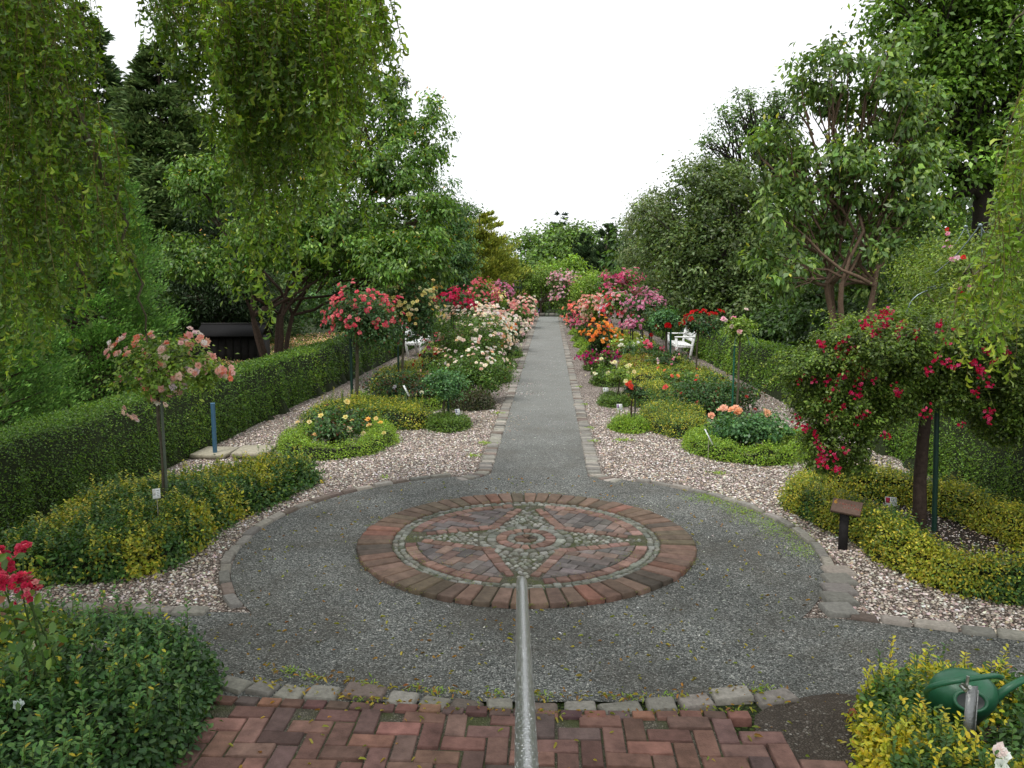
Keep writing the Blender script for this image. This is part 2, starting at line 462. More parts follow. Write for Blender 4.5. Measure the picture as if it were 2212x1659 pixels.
YEL = [(.86, .72, .30, 3), (.85, .60, .14, 1), (.86, .78, .48, 2)]
CREAM = [(.87, .76, .63, 3), (.86, .64, .48, 2), (.88, .82, .74, 3), (.85, .48, .30, .6)]
ORAN = [(.88, .30, .07, 3), (.88, .24, .08, 2), (.9, .42, .08, 2)]
PEACH = [(.88, .46, .26, 3), (.88, .54, .34, 2)]
WHITE = [(.84, .84, .78, 3), (.84, .80, .66, 2)]
LILAC = [(.70, .28, .42, 3), (.75, .42, .52, 2), (.62, .14, .30, 1)]
PINKW = [(.80, .48, .52, 3), (.82, .62, .64, 3), (.72, .26, .36, 1)]
SALM = [(.85, .30, .22, 3), (.86, .45, .34, 2), (.84, .22, .18, 1)]
BARK = (.085, .06, .045); BARKR = (.12, .062, .042); TWIG = (.12, .10, .055)

def planting(name, label, cat, F, leaf, n, pal, rng, pal2=None, patch=None, shoots=0, t=.07, shape='quad', dens=None, core=DARKCORE, group=None,
             wr=.55, upb=.5, size=None, core_res=.07, shoot_h=.12, shoot_pal=None, fuzz=.015, mixn=.25):
    root = thing(name, label, cat, ((F.b[0] + F.b[1]) / 2, (F.b[2] + F.b[3]) / 2, 0), group)
    loc = np.array(root.location)
    a = Acc()
    P, N = F.sample(n, rng, t, dens, fuzz); m = len(P)
    N2 = unit(N + rng.normal(size=(m, 3)) * .55 + np.array([0, 0, upb]))
    A = unit(np.cross(N2, rng.normal(size=(m, 3))) + N * .45)
    C = palette(rng, pal, m, .26)
    if pal2 is not None:
        k = patch(P[:, 0], P[:, 1]) + mixn * rng.normal(size=m) > 0
        C[k] = palette(rng, pal2, int(k.sum()), .2)
    L = leaf * rng.uniform(.7, 1.35, m)
    if size is not None: L = L * size(P)
    leaves(a, P, A, N2, L, L * wr, C, shape)
    if shoots:
        b = Acc()
        q = rng.integers(0, m, shoots * 3); q = q[P[q, 2] > F.h * .6][:shoots]
        for i in q:
            hh = shoot_h * rng.uniform(.5, 1.5); top = P[i] + np.array([rng.normal() * .03, rng.normal() * .03, hh])
            k = max(4, int(hh / .016)); tt = np.linspace(0, 1, k)[:, None]
            pp = P[i] * (1 - tt) + top * tt
            pp = np.repeat(pp, 2, 0); ang = rng.uniform(0, 6.28, len(pp)); ang[1::2] = ang[::2] + pi
            A2 = np.c_[np.cos(ang), np.sin(ang), np.full(len(pp), .5)]
            N3 = np.c_[-np.cos(ang) * .4, -np.sin(ang) * .4, np.ones(len(pp))]
            cc = palette(rng, shoot_pal or (pal2 if (pal2 is not None and rng.random() < .5) else pal), len(pp))
            leaves(a, pp, A2, N3, leaf * .95, leaf * wr, cc, shape)
            tube(b, [P[i] - [0, 0, .05], top], [.0022, .0012], (.10, .12, .03), 3, False)
        b.build("stems", M_BARK, root, loc)
    a.build("leaves", M_LEAF, root, loc)
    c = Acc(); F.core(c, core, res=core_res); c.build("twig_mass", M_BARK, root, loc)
    return root

def crown_pts(rng, blobs, nclump, n, rc, hollow=.55):
    """clumps spread through ellipsoid blobs; returns leaf points, outward directions, clump index, clump centres"""
    B = np.asarray(blobs, float); w = B[:, 3] * B[:, 4] * B[:, 5]; w = w ** .8
    i = rng.choice(len(B), nclump, p=w / w.sum())
    u = unit(rng.normal(size=(nclump, 3))); r = rng.uniform(hollow ** 3, 1, nclump) ** (1 / 3)
    Cc = B[i, :3] + u * r[:, None] * B[i, 3:6]
    j = rng.integers(0, nclump, n)
    rr = rc * rng.uniform(.6, 1.5, nclump)
    o = rng.normal(size=(n, 3)) * np.array([.55, .55, .40])
    P = Cc[j] + o * rr[j][:, None]
    out = unit((P - B[i[j], :3]) / B[i[j], 3:6]) * .6 + unit(o) * .4
    return P, out, j, Cc

def foliage(acc, rng, blobs, nclump, n, rc, leaf, pal, wr=.5, droop=.3, shape='quad', hollow=.55, cvar=.22, upb=.7, curl=.15):
    P, O, j, Cc = crown_pts(rng, blobs, nclump, n, rc, hollow)
    m = len(P)
    N = unit(O * .6 + rng.normal(size=(m, 3)) * .5 + np.array([0, 0, upb]))
    A = unit(np.cross(N, rng.normal(size=(m, 3))) + O * .5 - np.array([0, 0, droop]))
    C = palette(rng, pal, m, .26) * (1 + cvar * rng.normal(size=(nclump, 1)))[j]
    L = leaf * rng.uniform(.65, 1.35, m)
    leaves(acc, P, A, N, L, L * wr, np.clip(C, .004, .9), shape, curl=curl)
    return Cc, P, O

def tree(name, label, base, blobs, nclump, n, rc, leaf, pal, trunk_r=.12, stems=1, fork=.35, bark=BARK, cat='tree', wr=.5, droop=.35, shape='quad',
         hollow=.5, seed=0, twigs=60, spread=.25, group=None, upb=.7, cvar=.22, tip=None, lean=(0, 0), mat=None):
    rng = np.random.default_rng(seed)
    root = thing(name, label, cat, (base[0], base[1], 0), group); loc = (base[0], base[1], 0)
    B = [tuple(b) for b in blobs]
    ac = Acc(); Cc, P, O = foliage(ac, rng, B, nclump, n, rc, leaf, pal, wr, droop, shape, hollow, cvar, upb)
    if tip:
        k = rng.integers(0, len(P), tip[0]); pp = P[k] + O[k] * leaf * .5
        leaves(ac, pp, O[k] + rng.normal(size=(len(k), 3)) * .4, np.tile([0, 0, 1.0], (len(k), 1)), leaf * .9, leaf * .4, palette(rng, tip[1], len(k)), 'quad')
    tr = Acc(); top = max(b[2] for b in B); bl = np.array([b[:3] for b in B])
    for s in range(stems):
        ang = 2 * pi * s / stems + rng.uniform(0, 1); off = 0 if stems == 1 else .09
        b0 = np.array([base[0] + off * cos(ang), base[1] + off * sin(ang), -.05])
        f = np.array([base[0] + spread * cos(ang) * (stems > 1) + lean[0] * fork, base[1] + spread * sin(ang) * (stems > 1) + lean[1] * fork, top * fork])
        r0 = trunk_r / sqrt(stems) if stems > 1 else trunk_r
        p = wob(b0, f, 7, .05 * top * .2, rng); tube(tr, p, np.linspace(r0 * 1.15, r0 * .75, 7), bark, 8)
        mine = [q for i, q in enumerate(bl) if i % stems == s]
        for q in mine:
            p = wob(f - [0, 0, .05], q, 7, .10 * np.linalg.norm(q - f), rng); tube(tr, p, np.linspace(r0 * .62, r0 * .2, 7), bark, 6, False)
    if twigs:
        for c in Cc[rng.permutation(len(Cc))[:twigs]]:
            q = bl[np.argmin(np.linalg.norm((bl - c) * [1, 1, .8], axis=1))]; fk = np.array([base[0] + lean[0] * fork, base[1] + lean[1] * fork, top * fork]); q = q + (fk - q) * rng.uniform(.05, .62)
            p = wob(q, c, 5, .12 * np.linalg.norm(c - q), rng); tube(tr, p, np.linspace(trunk_r * .16, trunk_r * .04, 5), bark, 4, False)
    tr.build("trunk", M_BARK, root, loc, smooth=True); ac.build("crown", mat or M_LEAF, root, loc)
    return root

def conifer(name, label, base, h, r, n, leaf, pal, seed=0, low=.03, sharp=.8, trunk_r=.12, cat='tree', up=.15, branches=90, wr=.22, ragged=.25, group=None, spray=1.0):
    """tapered evergreen: every branch is a flat spray of needles or scales"""
    rng = np.random.default_rng(seed); root = thing(name, label, cat, (base[0], base[1], 0), group); loc = (base[0], base[1], 0)
    ac = Acc(); tr = Acc()
    tube(tr, [(base[0], base[1], -.05), (base[0], base[1], h * .5), (base[0] + .03 * h * rng.normal() * .2, base[1], h * .97)], [trunk_r, trunk_r * .6, .015], BARK, 7)
    per = n // branches
    for b in range(branches):
        t = low + (1 - low) * (1 - rng.uniform(0, 1) ** .62)
        z = h * t; R = r * (1 - t) ** sharp * (1 + ragged * rng.normal() * .6) + .05
        a = rng.uniform(0, 2 * pi); d = np.array([cos(a), sin(a), up]); s = np.array([-sin(a), cos(a), 0])
        p0 = np.array([base[0], base[1], z]); k = per
        u = rng.uniform(.25, 1, k) ** .7; w = rng.normal(size=k) * .22 * R * (1.15 - u) * spray + rng.normal(size=k) * .03
        P = p0 + d * (u * R)[:, None] + s * w[:, None]; P[:, 2] += rng.normal(size=k) * .05 * R - .10 * R * u ** 2
        A = d * .8 + s * (np.sign(w) * rng.uniform(.2, .9, k))[:, None] + rng.normal(size=(k, 3)) * .3 + np.array([0, 0, up])
        N = unit(rng.normal(size=(k, 3)) * .6 + np.array([0, 0, 1.0]) + d * .4)
        C = palette(rng, pal, k, .15) * (1 + .18 * rng.normal())
        L = leaf * rng.uniform(.6, 1.4, k); leaves(ac, P, A, N, L, L * wr, np.clip(C, .003, .9))
        if b % 3 == 0: tube(tr, [p0, p0 + d * R * .7], [trunk_r * .2, .006], BARK, 4, False)
    tr.build("trunk", M_BARK, root, loc); ac.build("crown", M_NEEDLE, root, loc)
    return root

def place_blooms(root, loc, rng, P, N, R, pal, inner=None, single=False, name="blossoms"):
    C = palette(rng, pal, len(P), .08)
    if single:                                     # every rose one can count is a part of its own
        for i in range(len(P)):
            a = Acc(); blooms(a, P[i:i + 1], N[i:i + 1], R if np.isscalar(R) else R[i:i + 1], C[i:i + 1], rng, inner)
            a.build("rose_bloom", M_PETAL, root, loc)
    else:
        a = Acc(); blooms(a, P, N, R, C, rng, inner); a.build(name, M_PETAL, root, loc)

def shell_points(rng, c, r, n, cluster=4, spread=.05, zmin=-.3, front=.0):
    """points in clusters on an ellipsoid, most of them up and outward"""
    c = np.asarray(c, float); r = np.asarray(r, float); k = max(1, n // cluster)
    u = []
    while len(u) < k:
        d = unit(rng.normal(size=3))
        if d[2] > zmin and (front == 0 or d[1] < rng.uniform(-front, 1)): u.append(d)
    u = np.array(u); Q = c + u * r * rng.uniform(1.0, 1.16, (k, 1))
    i = rng.integers(0, k, n)
    P = Q[i] + rng.normal(size=(n, 3)) * spread
    return P, unit(u[i] + rng.normal(size=(n, 3)) * .3 + np.array([0, 0, .3]))

def shrub(name, label, c, r, n, leaf, pal, rng, bl=None, cat='rose bush', nclump=None, group=None, single=False, inner=None, zmin=-.2, rc=None, hollow=.35, pts=None, wr=.62, blname="blossoms", cl=4, front=0.0):
    """a bush standing on the ground at c=(x,y), radii r=(rx,ry,h)"""
    x, y = c; rx, ry, h = r
    root = thing(name, label, cat, (x, y, 0), group); loc = (x, y, 0)
    a = Acc(); nc = nclump or max(8, n // 45)
    blobs = [(x, y, h * .55, rx * .92, ry * .92, h * .42)]
    for k in range(4):
        t = rng.uniform(0, 2 * pi); blobs.append((x + rx * .45 * cos(t), y + ry * .45 * sin(t), h * rng.uniform(.35, .72), rx * .5, ry * .5, h * .27))
    Cc, P, O = foliage(a, rng, blobs, nc, n, rc or .16 * max(rx, h * .5), leaf, pal, wr, .15, hollow=hollow)
    a.build("leaves", M_LEAF, root, loc)
    s = Acc()
    for q in Cc[:min(len(Cc), 26)]:
        p = wob((x + rng.normal() * rx * .12, y + rng.normal() * ry * .12, -.02), q, 5, .04, rng, .05); tube(s, p, np.linspace(.007, .003, 5), (.06, .075, .03), 4, False)
    s.build("stems", M_BARK, root, loc)
    if bl:
        nb, R, bp = bl
        if pts is None: P, N = shell_points(rng, (x, y, h * .55), (rx, ry, h * .48), nb, cl, R * 1.5, zmin, front)
        else: P = np.array(pts, float); N = np.tile([0, -.6, .8], (len(P), 1)) + rng.normal(size=(len(P), 3)) * .25
        place_blooms(root, loc, rng, P, N, R * rng.uniform(.8, 1.15, len(P)), bp, inner, single, blname)
    return root

def standard(name, label, base, rect, n, leaf, pal, rng, bl=None, group='standard roses along the gravel beds', stake=(.010, .040, .028), single=False, inner=None,
             trunk_r=.018, stake_off=-.07, droop=0, frame=False, zmin=-.3, pts=None, trunk_c=(.10, .085, .06), cl=5, ry=None, hollow=.3, front=0.0, top=None):
    """a rose grown as a small tree: bare trunk tied to a stake, a round head on top"""
    x, y = base; cx_, cz, rx, rz = ZR(rect, y)
    root = thing(name, label, 'rose tree', (x, y, 0), group); loc = (x, y, 0)
    ry_ = ry or rx
    t = Acc(); zt = cz - rz * .35
    tube(t, wob((x, y, -.03), (x + (cx_ - x) * .3, y, zt), 8, .02, rng), np.linspace(trunk_r * 1.15, trunk_r * .8, 8), trunk_c, 8)
    f = np.array([x + (cx_ - x) * .3, y, zt])
    for k in range(14):
        u = unit(rng.normal(size=3)); u[2] = abs(u[2]) * .8 - .15
        q = np.array([cx_, y, cz]) + u * [rx * .85, ry_ * .85, rz * .85]
        tube(t, wob(f, q, 5, .05, rng, .08), np.linspace(trunk_r * .5, .003, 5), (.07, .08, .035), 5, False)
    t.build("trunk", M_BARK, root, loc, smooth=True)
    if stake:
        s = Acc(); tube(s, [(x + stake_off, y - .02, -.03), (x + stake_off, y - .02, zt + rz * .15)], [max(.013, trunk_r * .8)] * 2, stake, 8); s.build("stake", M_PAINT, root, loc)
    if frame:                                     # ring of bent wires that spreads the head
        s = Acc()
        for k in range(8):
            a = k * pi / 4 + .3; p = [np.array([f[0] + cos(a) * q * rx * 1.15, y + sin(a) * q * rx * 1.15, zt + .10 - .26 * q ** 2.2]) for q in np.linspace(0, 1, 7)]
            tube(s, p, .006, (.02, .06, .045), 5, False)
        s.build("wire_umbrella", M_PAINT, root, loc)
    a = Acc(); blobs = [(cx_, y, cz, rx * .85, ry_ * .85, rz * .85)]
    for k in range(5):
        aa = rng.uniform(0, 2 * pi); blobs.append((cx_ + rx * .5 * cos(aa), y + ry_ * .5 * sin(aa), cz + rz * rng.uniform(-.4, .45), rx * .48, ry_ * .48, rz * .48))
    foliage(a, rng, blobs, max(10, n // 40), n, .17 * rx + .03, leaf, pal, .62, .3, hollow=hollow)
    a.build("crown", M_LEAF, root, loc)
    if bl:
        nb, R, bp = bl
        if pts is None: P, N = shell_points(rng, (cx_, y, cz), (rx, ry_, rz), nb, cl, R * 1.6, zmin, front)
        else:
            P = np.array(pts, float); N = unit(P - np.array([cx_, y, cz])) + np.array([0, -.4, .3])
        place_blooms(root, loc, rng, P, N, R * rng.uniform(.8, 1.15, len(P)), bp, inner, single)
    return root

# ================================================================== THE SETTING
def sheet(name, mat, poly, z):
    a = Acc(); p = np.asarray(poly, float)
    a.add(np.c_[p, np.full(len(p), z)], np.arange(len(p))[None], (1, 1, 1))
    return struct(a.build(name, mat))
MC = np.array([-0.20, 6.83]); MR = 1.46           # centre and radius of the brick rose window in the circle
KR = 2.45                                         # the circle's kerb
PL, PRI = -0.69, 0.45                             # edges of the path
sheet("ground", M_LAWN, [(-300, -200), (300, -200), (300, 500), (-300, 500)], -0.012)
sheet("pebble_bed", M_PINK, [(-4.75, 4.6), (4.55, 4.6), (4.55, 48.2), (-4.75, 48.2)], 0.0)
th = np.linspace(0, 2 * pi, 96, endpoint=False)
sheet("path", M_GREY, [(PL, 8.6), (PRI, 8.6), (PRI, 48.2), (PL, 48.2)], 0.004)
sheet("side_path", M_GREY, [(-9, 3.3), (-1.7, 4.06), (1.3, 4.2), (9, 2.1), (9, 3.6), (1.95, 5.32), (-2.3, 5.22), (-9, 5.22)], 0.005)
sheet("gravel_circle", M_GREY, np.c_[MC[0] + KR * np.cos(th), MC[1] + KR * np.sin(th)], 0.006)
sheet("bare_soil", M_DIRT, smooth_poly([(1.0, 3.95), (1.25, 4.2), (1.75, 4.35), (1.9, 3.9), (1.9, 2.9), (1.2, 2.9)], 2), 0.010)
sheet("soil_strip", M_SOIL, [(-4.3, 2.2), (-1.3, 2.2), (-1.55, 3.7), (-1.85, 4.15), (-4.3, 4.3)], 0.009)
sheet("soil_bed", M_SOIL, [(1.35, 2.2), (4.5, 2.2), (4.5, 4.0), (2.4, 4.3), (1.7, 4.1)], 0.012)

# kerb of weathered granite
rng = np.random.default_rng(11)
GRAN = [(.235, .22, .19, 3), (.185, .175, .155, 2), (.28, .255, .22, 1), (.15, .12, .10, 1.2)]
kb = Acc()
def kerb_stone(x, y, ang, l, w, h=.022):
    c = palette(rng, GRAN, 1, .14, .015)[0]; R2 = np.array([[cos(ang), -sin(ang)], [sin(ang), cos(ang)]])
    p = np.array([(-l / 2, -w / 2), (l / 2, -w / 2), (l / 2, w / 2), (-l / 2, w / 2)]) * (1 + .06 * rng.normal(size=(4, 2)))
    p = np.array([q for i in range(4) for q in (p[i] * .96 + p[i - 1] * .04, p[i] * .96 + p[(i + 1) % 4] * .04)])
    block(kb, p @ R2.T + [x, y], -.02, h + rng.normal() * .004, .012, c, rng, .04)
y = 9.45
while y < 48:
    w = rng.uniform(.09, .13)
    for sx in (PL - .085, PRI + .085):
        kerb_stone(sx + rng.normal() * .006, y + rng.normal() * .006, rng.normal() * .03, .165, w - .008, .018)
    y += w
for s in (-1, 1):                                     # flared throat where the path meets the circle
    for k in range(7):
        t = (k + .5) / 7; a = t * 1.05
        px_ = (PL - .085 if s < 0 else PRI + .085) + s * (.52 * (1 - cos(a))); py_ = 9.42 - .50 * sin(a)
        kerb_stone(px_, py_, -s * -a * .9, .165, .085, .018)
def arc_kerb(a0, a1, step, l, w, r):
    a = a0
    while a < a1:
        ll = l * rng.uniform(.8, 1.2); kerb_stone(MC[0] + (r + rng.normal() * .01) * cos(a), MC[1] + (r + rng.normal() * .01) * sin(a), a + pi / 2, ll * .95, w, .03)
        a += ll / r
arc_kerb(radians(-10), radians(60), .1, .20, .08, KR + .045)
arc_kerb(radians(115), radians(216), .1, .22, .08, KR + .045)
a = radians(-14)
for k in range(5):                                     # big blocks at the right corner
    q0 = np.array(G(1812, 1238)); q1 = np.array(G(1812, 1322)); q = q0 + (q1 - q0) * k / 4; kerb_stone(q[0], q[1], .06, .22, .19, .035)
x = -2.35
while x > -8.5:
    l = rng.uniform(.2, .3); kerb_stone(x - l / 2, 5.22 + rng.normal() * .01, rng.normal() * .04, l - .015, .11, .03); x -= l
x = 2.05
while x < 8.5:
    l = rng.uniform(.18, .28); kerb_stone(x + l / 2, 5.33 - (x - 2.05) * .30, -.28 + rng.normal() * .05, l - .015, .11, .028); x += l
struct(kb.build("kerb", M_STONE))
fs = Acc(); kb = fs                                    # a loose row of old blocks before the brick paving
x = -1.92
while x < 1.32:
    l = rng.uniform(.16, .26); xm = x + l / 2
    yy = 4.045 + .115 * (xm + .15) ** 2 * (1 if abs(xm) < 1.2 else .55) + rng.normal() * .012
    if -1.2 < xm < -.95: yy += .07
    if xm > .95: yy += .03
    kerb_stone(xm, yy, .17 * xm * 1.2 + rng.normal() * .07, l - .022, rng.uniform(.10, .145), .032)
    x += l
struct(fs.build("stone_edging", M_STONE))

# herringbone brick paving at the foot of the steps
BRK = [(.175, .098, .078, 3), (.150, .086, .070, 3), (.122, .078, .068, 2), (.215, .11, .084, 1.5), (.165, .10, .085, 1.5), (.105, .075, .066, .8)]
bp_ = Acc(); U = .114
for i in range(-30, 30):
    for j in range(-14, 14):
        ox, oy = (i + 2 * j) * U, (i - 2 * j) * U
        for (x0, y0, w, h) in ((0, 0, 2, 1), (0, 1, 1, 2)):
            cxm = ox + (x0 + w / 2) * U - .3; cym = oy + (y0 + h / 2) * U + 3.4
            lim = 3.93 - .5 * max(0, cxm - .75) ** 1.1
            if not (2.95 < cym < lim + .02 and -1.95 < cxm < 1.2 + (3.9 - cym) * .55): continue
            g = .006; r = rng.normal(size=2) * .002
            p = np.array([(-w * U / 2 + g, -h * U / 2 + g), (w * U / 2 - g, -h * U / 2 + g), (w * U / 2 - g, h * U / 2 - g), (-w * U / 2 + g, h * U / 2 - g)])
            p = p @ rotz(rng.normal() * .008)[:2, :2].T + [cxm + r[0], cym + r[1]]
            block(bp_, p, -.02, .034 + rng.normal() * .0035, .007, palette(rng, BRK, 1, .12, .03)[0], rng, .012)
for k in range(24):                                    # a course of half bricks along the old blocks
    xm = -1.75 + k * .125
    if xm > 1.0: continue
    ym = 3.972 + .03 * abs(xm) ** 1.3 - (.0 if xm < .7 else .0)
    p = np.array([(-.056, -.038), (.056, -.038), (.056, .034), (-.056, .034)]) @ rotz(rng.normal() * .03 + .03 * xm)[:2, :2].T + [xm, ym]
    block(bp_, p, -.02, .036 + rng.normal() * .002, .006, palette(rng, BRK, 1, .12)[0], rng, .02)
struct(bp_.build("brick_paving", M_BRICK))
sheet("paving_bed", M_MORTAR, [(-2.0, 2.9), (1.25, 2.9), (1.05, 3.6), (.85, 4.0), (-1.9, 4.06)], 0.020)

# brick steps under the handrail, behind the picture's lower edge
stp = Acc()
for k in range(4):
    for q in range(14):
        for w in range(2):
            box(stp, (-1.75 + q * .25 + .125, 2.82 - k * .33 - w * .165 - .08, .085 + k * .17), (.242, .157, .17), palette(rng, BRK, 1, .1)[0], bev=.006)
box(stp, (0, .2, .33), (3.5, 2.4, .66), (.19, .09, .06))
struct(stp.build("brick_steps", M_BRICK))

# ------------------------------------------------------------------ the round mosaic
mos = thing("paving_mosaic", "round brick and cobble mosaic with a four pointed star set in grey gravel", "mosaic", (MC[0], MC[1], 0))
ML = (MC[0], MC[1], 0)
def pol(r, a): return (MC[0] + r * cos(a), MC[1] + r * sin(a))
def ring(acc, r0, r1, n, pal, z, bev=.006, gap=.006, jit=.002, a0=0.0, var=.12, tilt=.015, skip=None):
    for k in range(n):
        a = a0 + 2 * pi * k / n; b = a + 2 * pi / n; ga0 = gap / r0; ga1 = gap / r1
        if skip and skip((a + b) / 2): continue
        p = [pol(r0, a + ga0), pol(r1, a + ga1), pol(r1, (a + b) / 2), pol(r1, b - ga1), pol(r0, b - ga0)]
        p = np.array(p) + rng.normal(size=(5, 2)) * jit
        block(acc, p, -.02, z + rng.normal() * .002, bev, palette(rng, pal, 1, var, .02)[0], rng, tilt)
OUTB = [(.160, .104, .078, 3), (.135, .092, .068, 3), (.115, .090, .064, 2.5), (.19, .10, .072, 1), (.085, .068, .055, 1)]
SETT = [(.205, .205, .178, 3), (.165, .168, .143, 3), (.25, .25, .222, 1), (.125, .13, .102, 1.6)]
PNKB = [(.205, .128, .102, 3), (.175, .108, .085, 2), (.24, .155, .128, 1), (.14, .09, .07, 1)]
CLNK = [(.142, .118, .108, 3), (.115, .102, .095, 3), (.18, .122, .102, 2), (.155, .135, .128, 1)]
a1 = Acc(); ring(a1, 1.165, 1.46, 66, OUTB, .044, .010, .007, .003)
a1.build("brick_border", M_BRICK, mos, ML)
a2 = Acc()
ring(a2, 1.115, 1.155, 96, SETT, .034, .008, .005, .006, a0=.02)
ring(a2, 1.06, 1.107, 88, SETT, .034, .008, .005, .006)
a2.build("sett_ring", M_STONE, mos, ML); a2 = Acc()
ring(a2, .27, .345, 20, SETT, .036, .010, .006, .006)
ring(a2, .355, .42, 30, SETT, .034, .010, .006, .008)
ring(a2, .11, .165, 11, SETT, .036, .008, .006, .006)
a2.build("inner_sett_ring", M_STONE, mos, ML)
T = 1.045; Q = .375                                  # star: tips and notches
tips = [(T * cos(k * pi / 2), T * sin(k * pi / 2)) for k in range(4)]
notch = [(Q * sqrt(2) * .72 * cos(pi / 4 + k * pi / 2), Q * sqrt(2) * .72 * sin(pi / 4 + k * pi / 2)) for k in range(4)]
star = []
for k in range(4): star += [tips[k], notch[k]]
star = np.array(star)
# half bricks along every edge of the star
for k in range(4):
    a3 = Acc()
    for (p0, p1) in ((np.array(tips[k]), np.array(notch[k])), (np.array(tips[(k + 1) % 4]), np.array(notch[k]))):
        e = p1 - p0; L = np.linalg.norm(e); e = e / L; nrm = np.array([-e[1], e[0]]); mid = (p0 + p1) / 2
        if nrm @ mid < 0: nrm = -nrm
        mm = int((L - .17) / .098); 
        for i in range(mm + 1):
            s = .17 + i * (L - .17) / (mm + .6); q = p0 + e * s
            w = .095
            if i == 0: w = .07
            poly = np.array([q + e * .005 + nrm * .008, q + e * .093 + nrm * .008, q + e * .093 + nrm * w, q + e * .005 + nrm * w]) + MC
            block(a3, poly + rng.normal(size=(4, 2)) * .002, -.02, .038 + rng.normal() * .002, .006, palette(rng, PNKB, 1, .12, .02)[0], rng, .015)
    a3.build("star_outline", M_BRICK, mos, ML)

nseg = 60                                            # ring of half bricks, open where the star's tips pass
for k in range(4):
    a4 = Acc(); ring(a4, .955, 1.050, nseg, PNKB, .038, .006, .005, .002, a0=pi / nseg, skip=lambda a: min(abs((a % (pi / 2))), abs(pi / 2 - (a % (pi / 2)))) < .115 or int((a % (2 * pi)) // (pi / 2)) != k)
    a4.build("brick_arc", M_BRICK, mos, ML)
# fan-laid clinker in the four panels
def clip_ok(p): return np.hypot(*p.T).max() < .952
for k in range(4):
    a5 = Acc()
    ca = pi / 4 + k * pi / 2; d = np.array([cos(ca), sin(ca)]); n_ = np.array([-d[1], d[0]]); sd = 1 if k % 2 == 0 else 1
    for i in range(-8, 9):
        for j in range(-2, 12):
            w, l = .098, .205
            c0 = d * (.30 + j * l * .5 + (i % 2) * l * .25) + n_ * (i * w); 
            e1 = unit(d * .93 + n_ * .36); e2 = np.array([-e1[1], e1[0]])
            c0 = d * .50 + e1 * ((j - 3) * l + (i % 2) * l / 2) + e2 * (i * w)
            p = np.array([c0 - e1 * l / 2 - e2 * w / 2, c0 + e1 * l / 2 - e2 * w / 2, c0 + e1 * l / 2 + e2 * w / 2, c0 - e1 * l / 2 + e2 * w / 2])
            p = np.array([c0 + (q - c0) * .945 for q in p])
            # clip against the panel (outside the star's outline band, inside the ring)
            poly = p
            planes = []
            for tp in (np.array(tips[k]), np.array(tips[(k + 1) % 4])):
                e = np.array(notch[k]) - tp; e = e / np.linalg.norm(e); nn = np.array([-e[1], e[0]])
                if nn @ d < 0: nn = -nn
                planes.append((nn, nn @ tp + .103))
            for q in np.linspace(ca - .72, ca + .72, 9):
                u_ = np.array([cos(q), sin(q)]); planes.append((-u_, -.945))
            for nn, off in planes:
                out = []
                for m in range(len(poly)):
                    A_, B_ = poly[m], poly[(m + 1) % len(poly)]; da, db = nn @ A_ - off, nn @ B_ - off
                    if da >= 0: out.append(A_)
                    if (da >= 0) != (db >= 0): out.append(A_ + (B_ - A_) * da / (da - db))
                poly = np.array(out)
                if len(poly) < 3: break
            if len(poly) < 3: continue
            ar = abs(np.dot(poly[:, 0], np.roll(poly[:, 1], 1)) - np.dot(poly[:, 1], np.roll(poly[:, 0], 1))) / 2
            if ar < .0018: continue
            block(a5, poly + MC, -.02, .036 + rng.normal() * .002, .004, palette(rng, CLNK, 1, .14, .02)[0], rng, .015)
    a5.build("clinker_panel", M_BRICK, mos, ML)
arms = [Acc() for _ in range(4)]                     # small cobbles filling the star
s_ = .052
for i in range(-24, 25):
    for j in range(-24, 25):
        c0 = np.array([(i + .5 * (j % 2)) * s_, j * s_ * .92]) + rng.normal(size=2) * .007
        r = np.hypot(*c0)
        if r < .435 or r > 1.03: continue
        if not inside(np.array([c0[0]]), np.array([c0[1]]), star * .975)[0]: continue
        m = rng.integers(4, 7); aa = np.sort(rng.uniform(0, 2 * pi) + np.arange(m) * 2 * pi / m + rng.normal(size=m) * .15)
        rr = s_ * .47 * rng.uniform(.85, 1.12, m); p = np.c_[np.cos(aa) * rr, np.sin(aa) * rr * .9] + c0 + MC
        block(arms[int(((math.atan2(c0[1], c0[0]) + pi / 4) % (2 * pi)) // (pi / 2))], p, -.02, .034 + rng.normal() * .004, .010, 1.25 * palette(rng, SETT, 1, .18, .02)[0], rng, .05)
for q in arms: q.build("star_arm", M_STONE, mos, ML)
a7 = Acc(); ring(a7, .172, .262, 18, PNKB, .038, .006, .007, .002, var=.15)
ring(a7, .012, .10, 6, OUTB, .037, .006, .006, .006)
a7.build("centre_rosette", M_BRICK, mos, ML)
a8 = Acc(); p = np.array([pol(1.45, t) for t in th]); a8.add(np.c_[p, np.full(96, .024)], np.arange(96)[None], (1, 1, 1)); a8.build("mossy_bed", M_MORTAR, mos, ML)

# ------------------------------------------------------------------ handrail
hr = thing("handrail", "wet round steel handrail coming down the middle of the brick steps", "handrail", (.12, 3.1, 0))
e_ = AT(1127, 1256, 3.12); b_ = AT(1137.5, 1659, 1.30); d_ = (e_ - b_)
a = Acc(); far = b_ - d_ * .75
n_ = 30; pts = [far + (e_ - far) * t for t in np.linspace(0, 1, n_)]
pts += [e_ + d_ * .004 + np.array([0, 0, -.002])]
tube(a, pts, [.0212] * n_ + [.012], (.42, .43, .43), 20)
M_STEEL = attr_mat("wet_steel", 0.30, 0.5, noise=0.20, nscale=55, bump=0.25, bscale=120, metal=0.85)
a.build("rail", M_STEEL, hr, hr.location, smooth=True)
a = Acc(); pb = e_ - d_ * .06; tube(a, [(pb[0], pb[1], -.02), (pb[0], pb[1], pb[2] - .021)], .017, (.36, .37, .37), 12); 
a.build("post", M_STEEL, hr, hr.location, smooth=True)
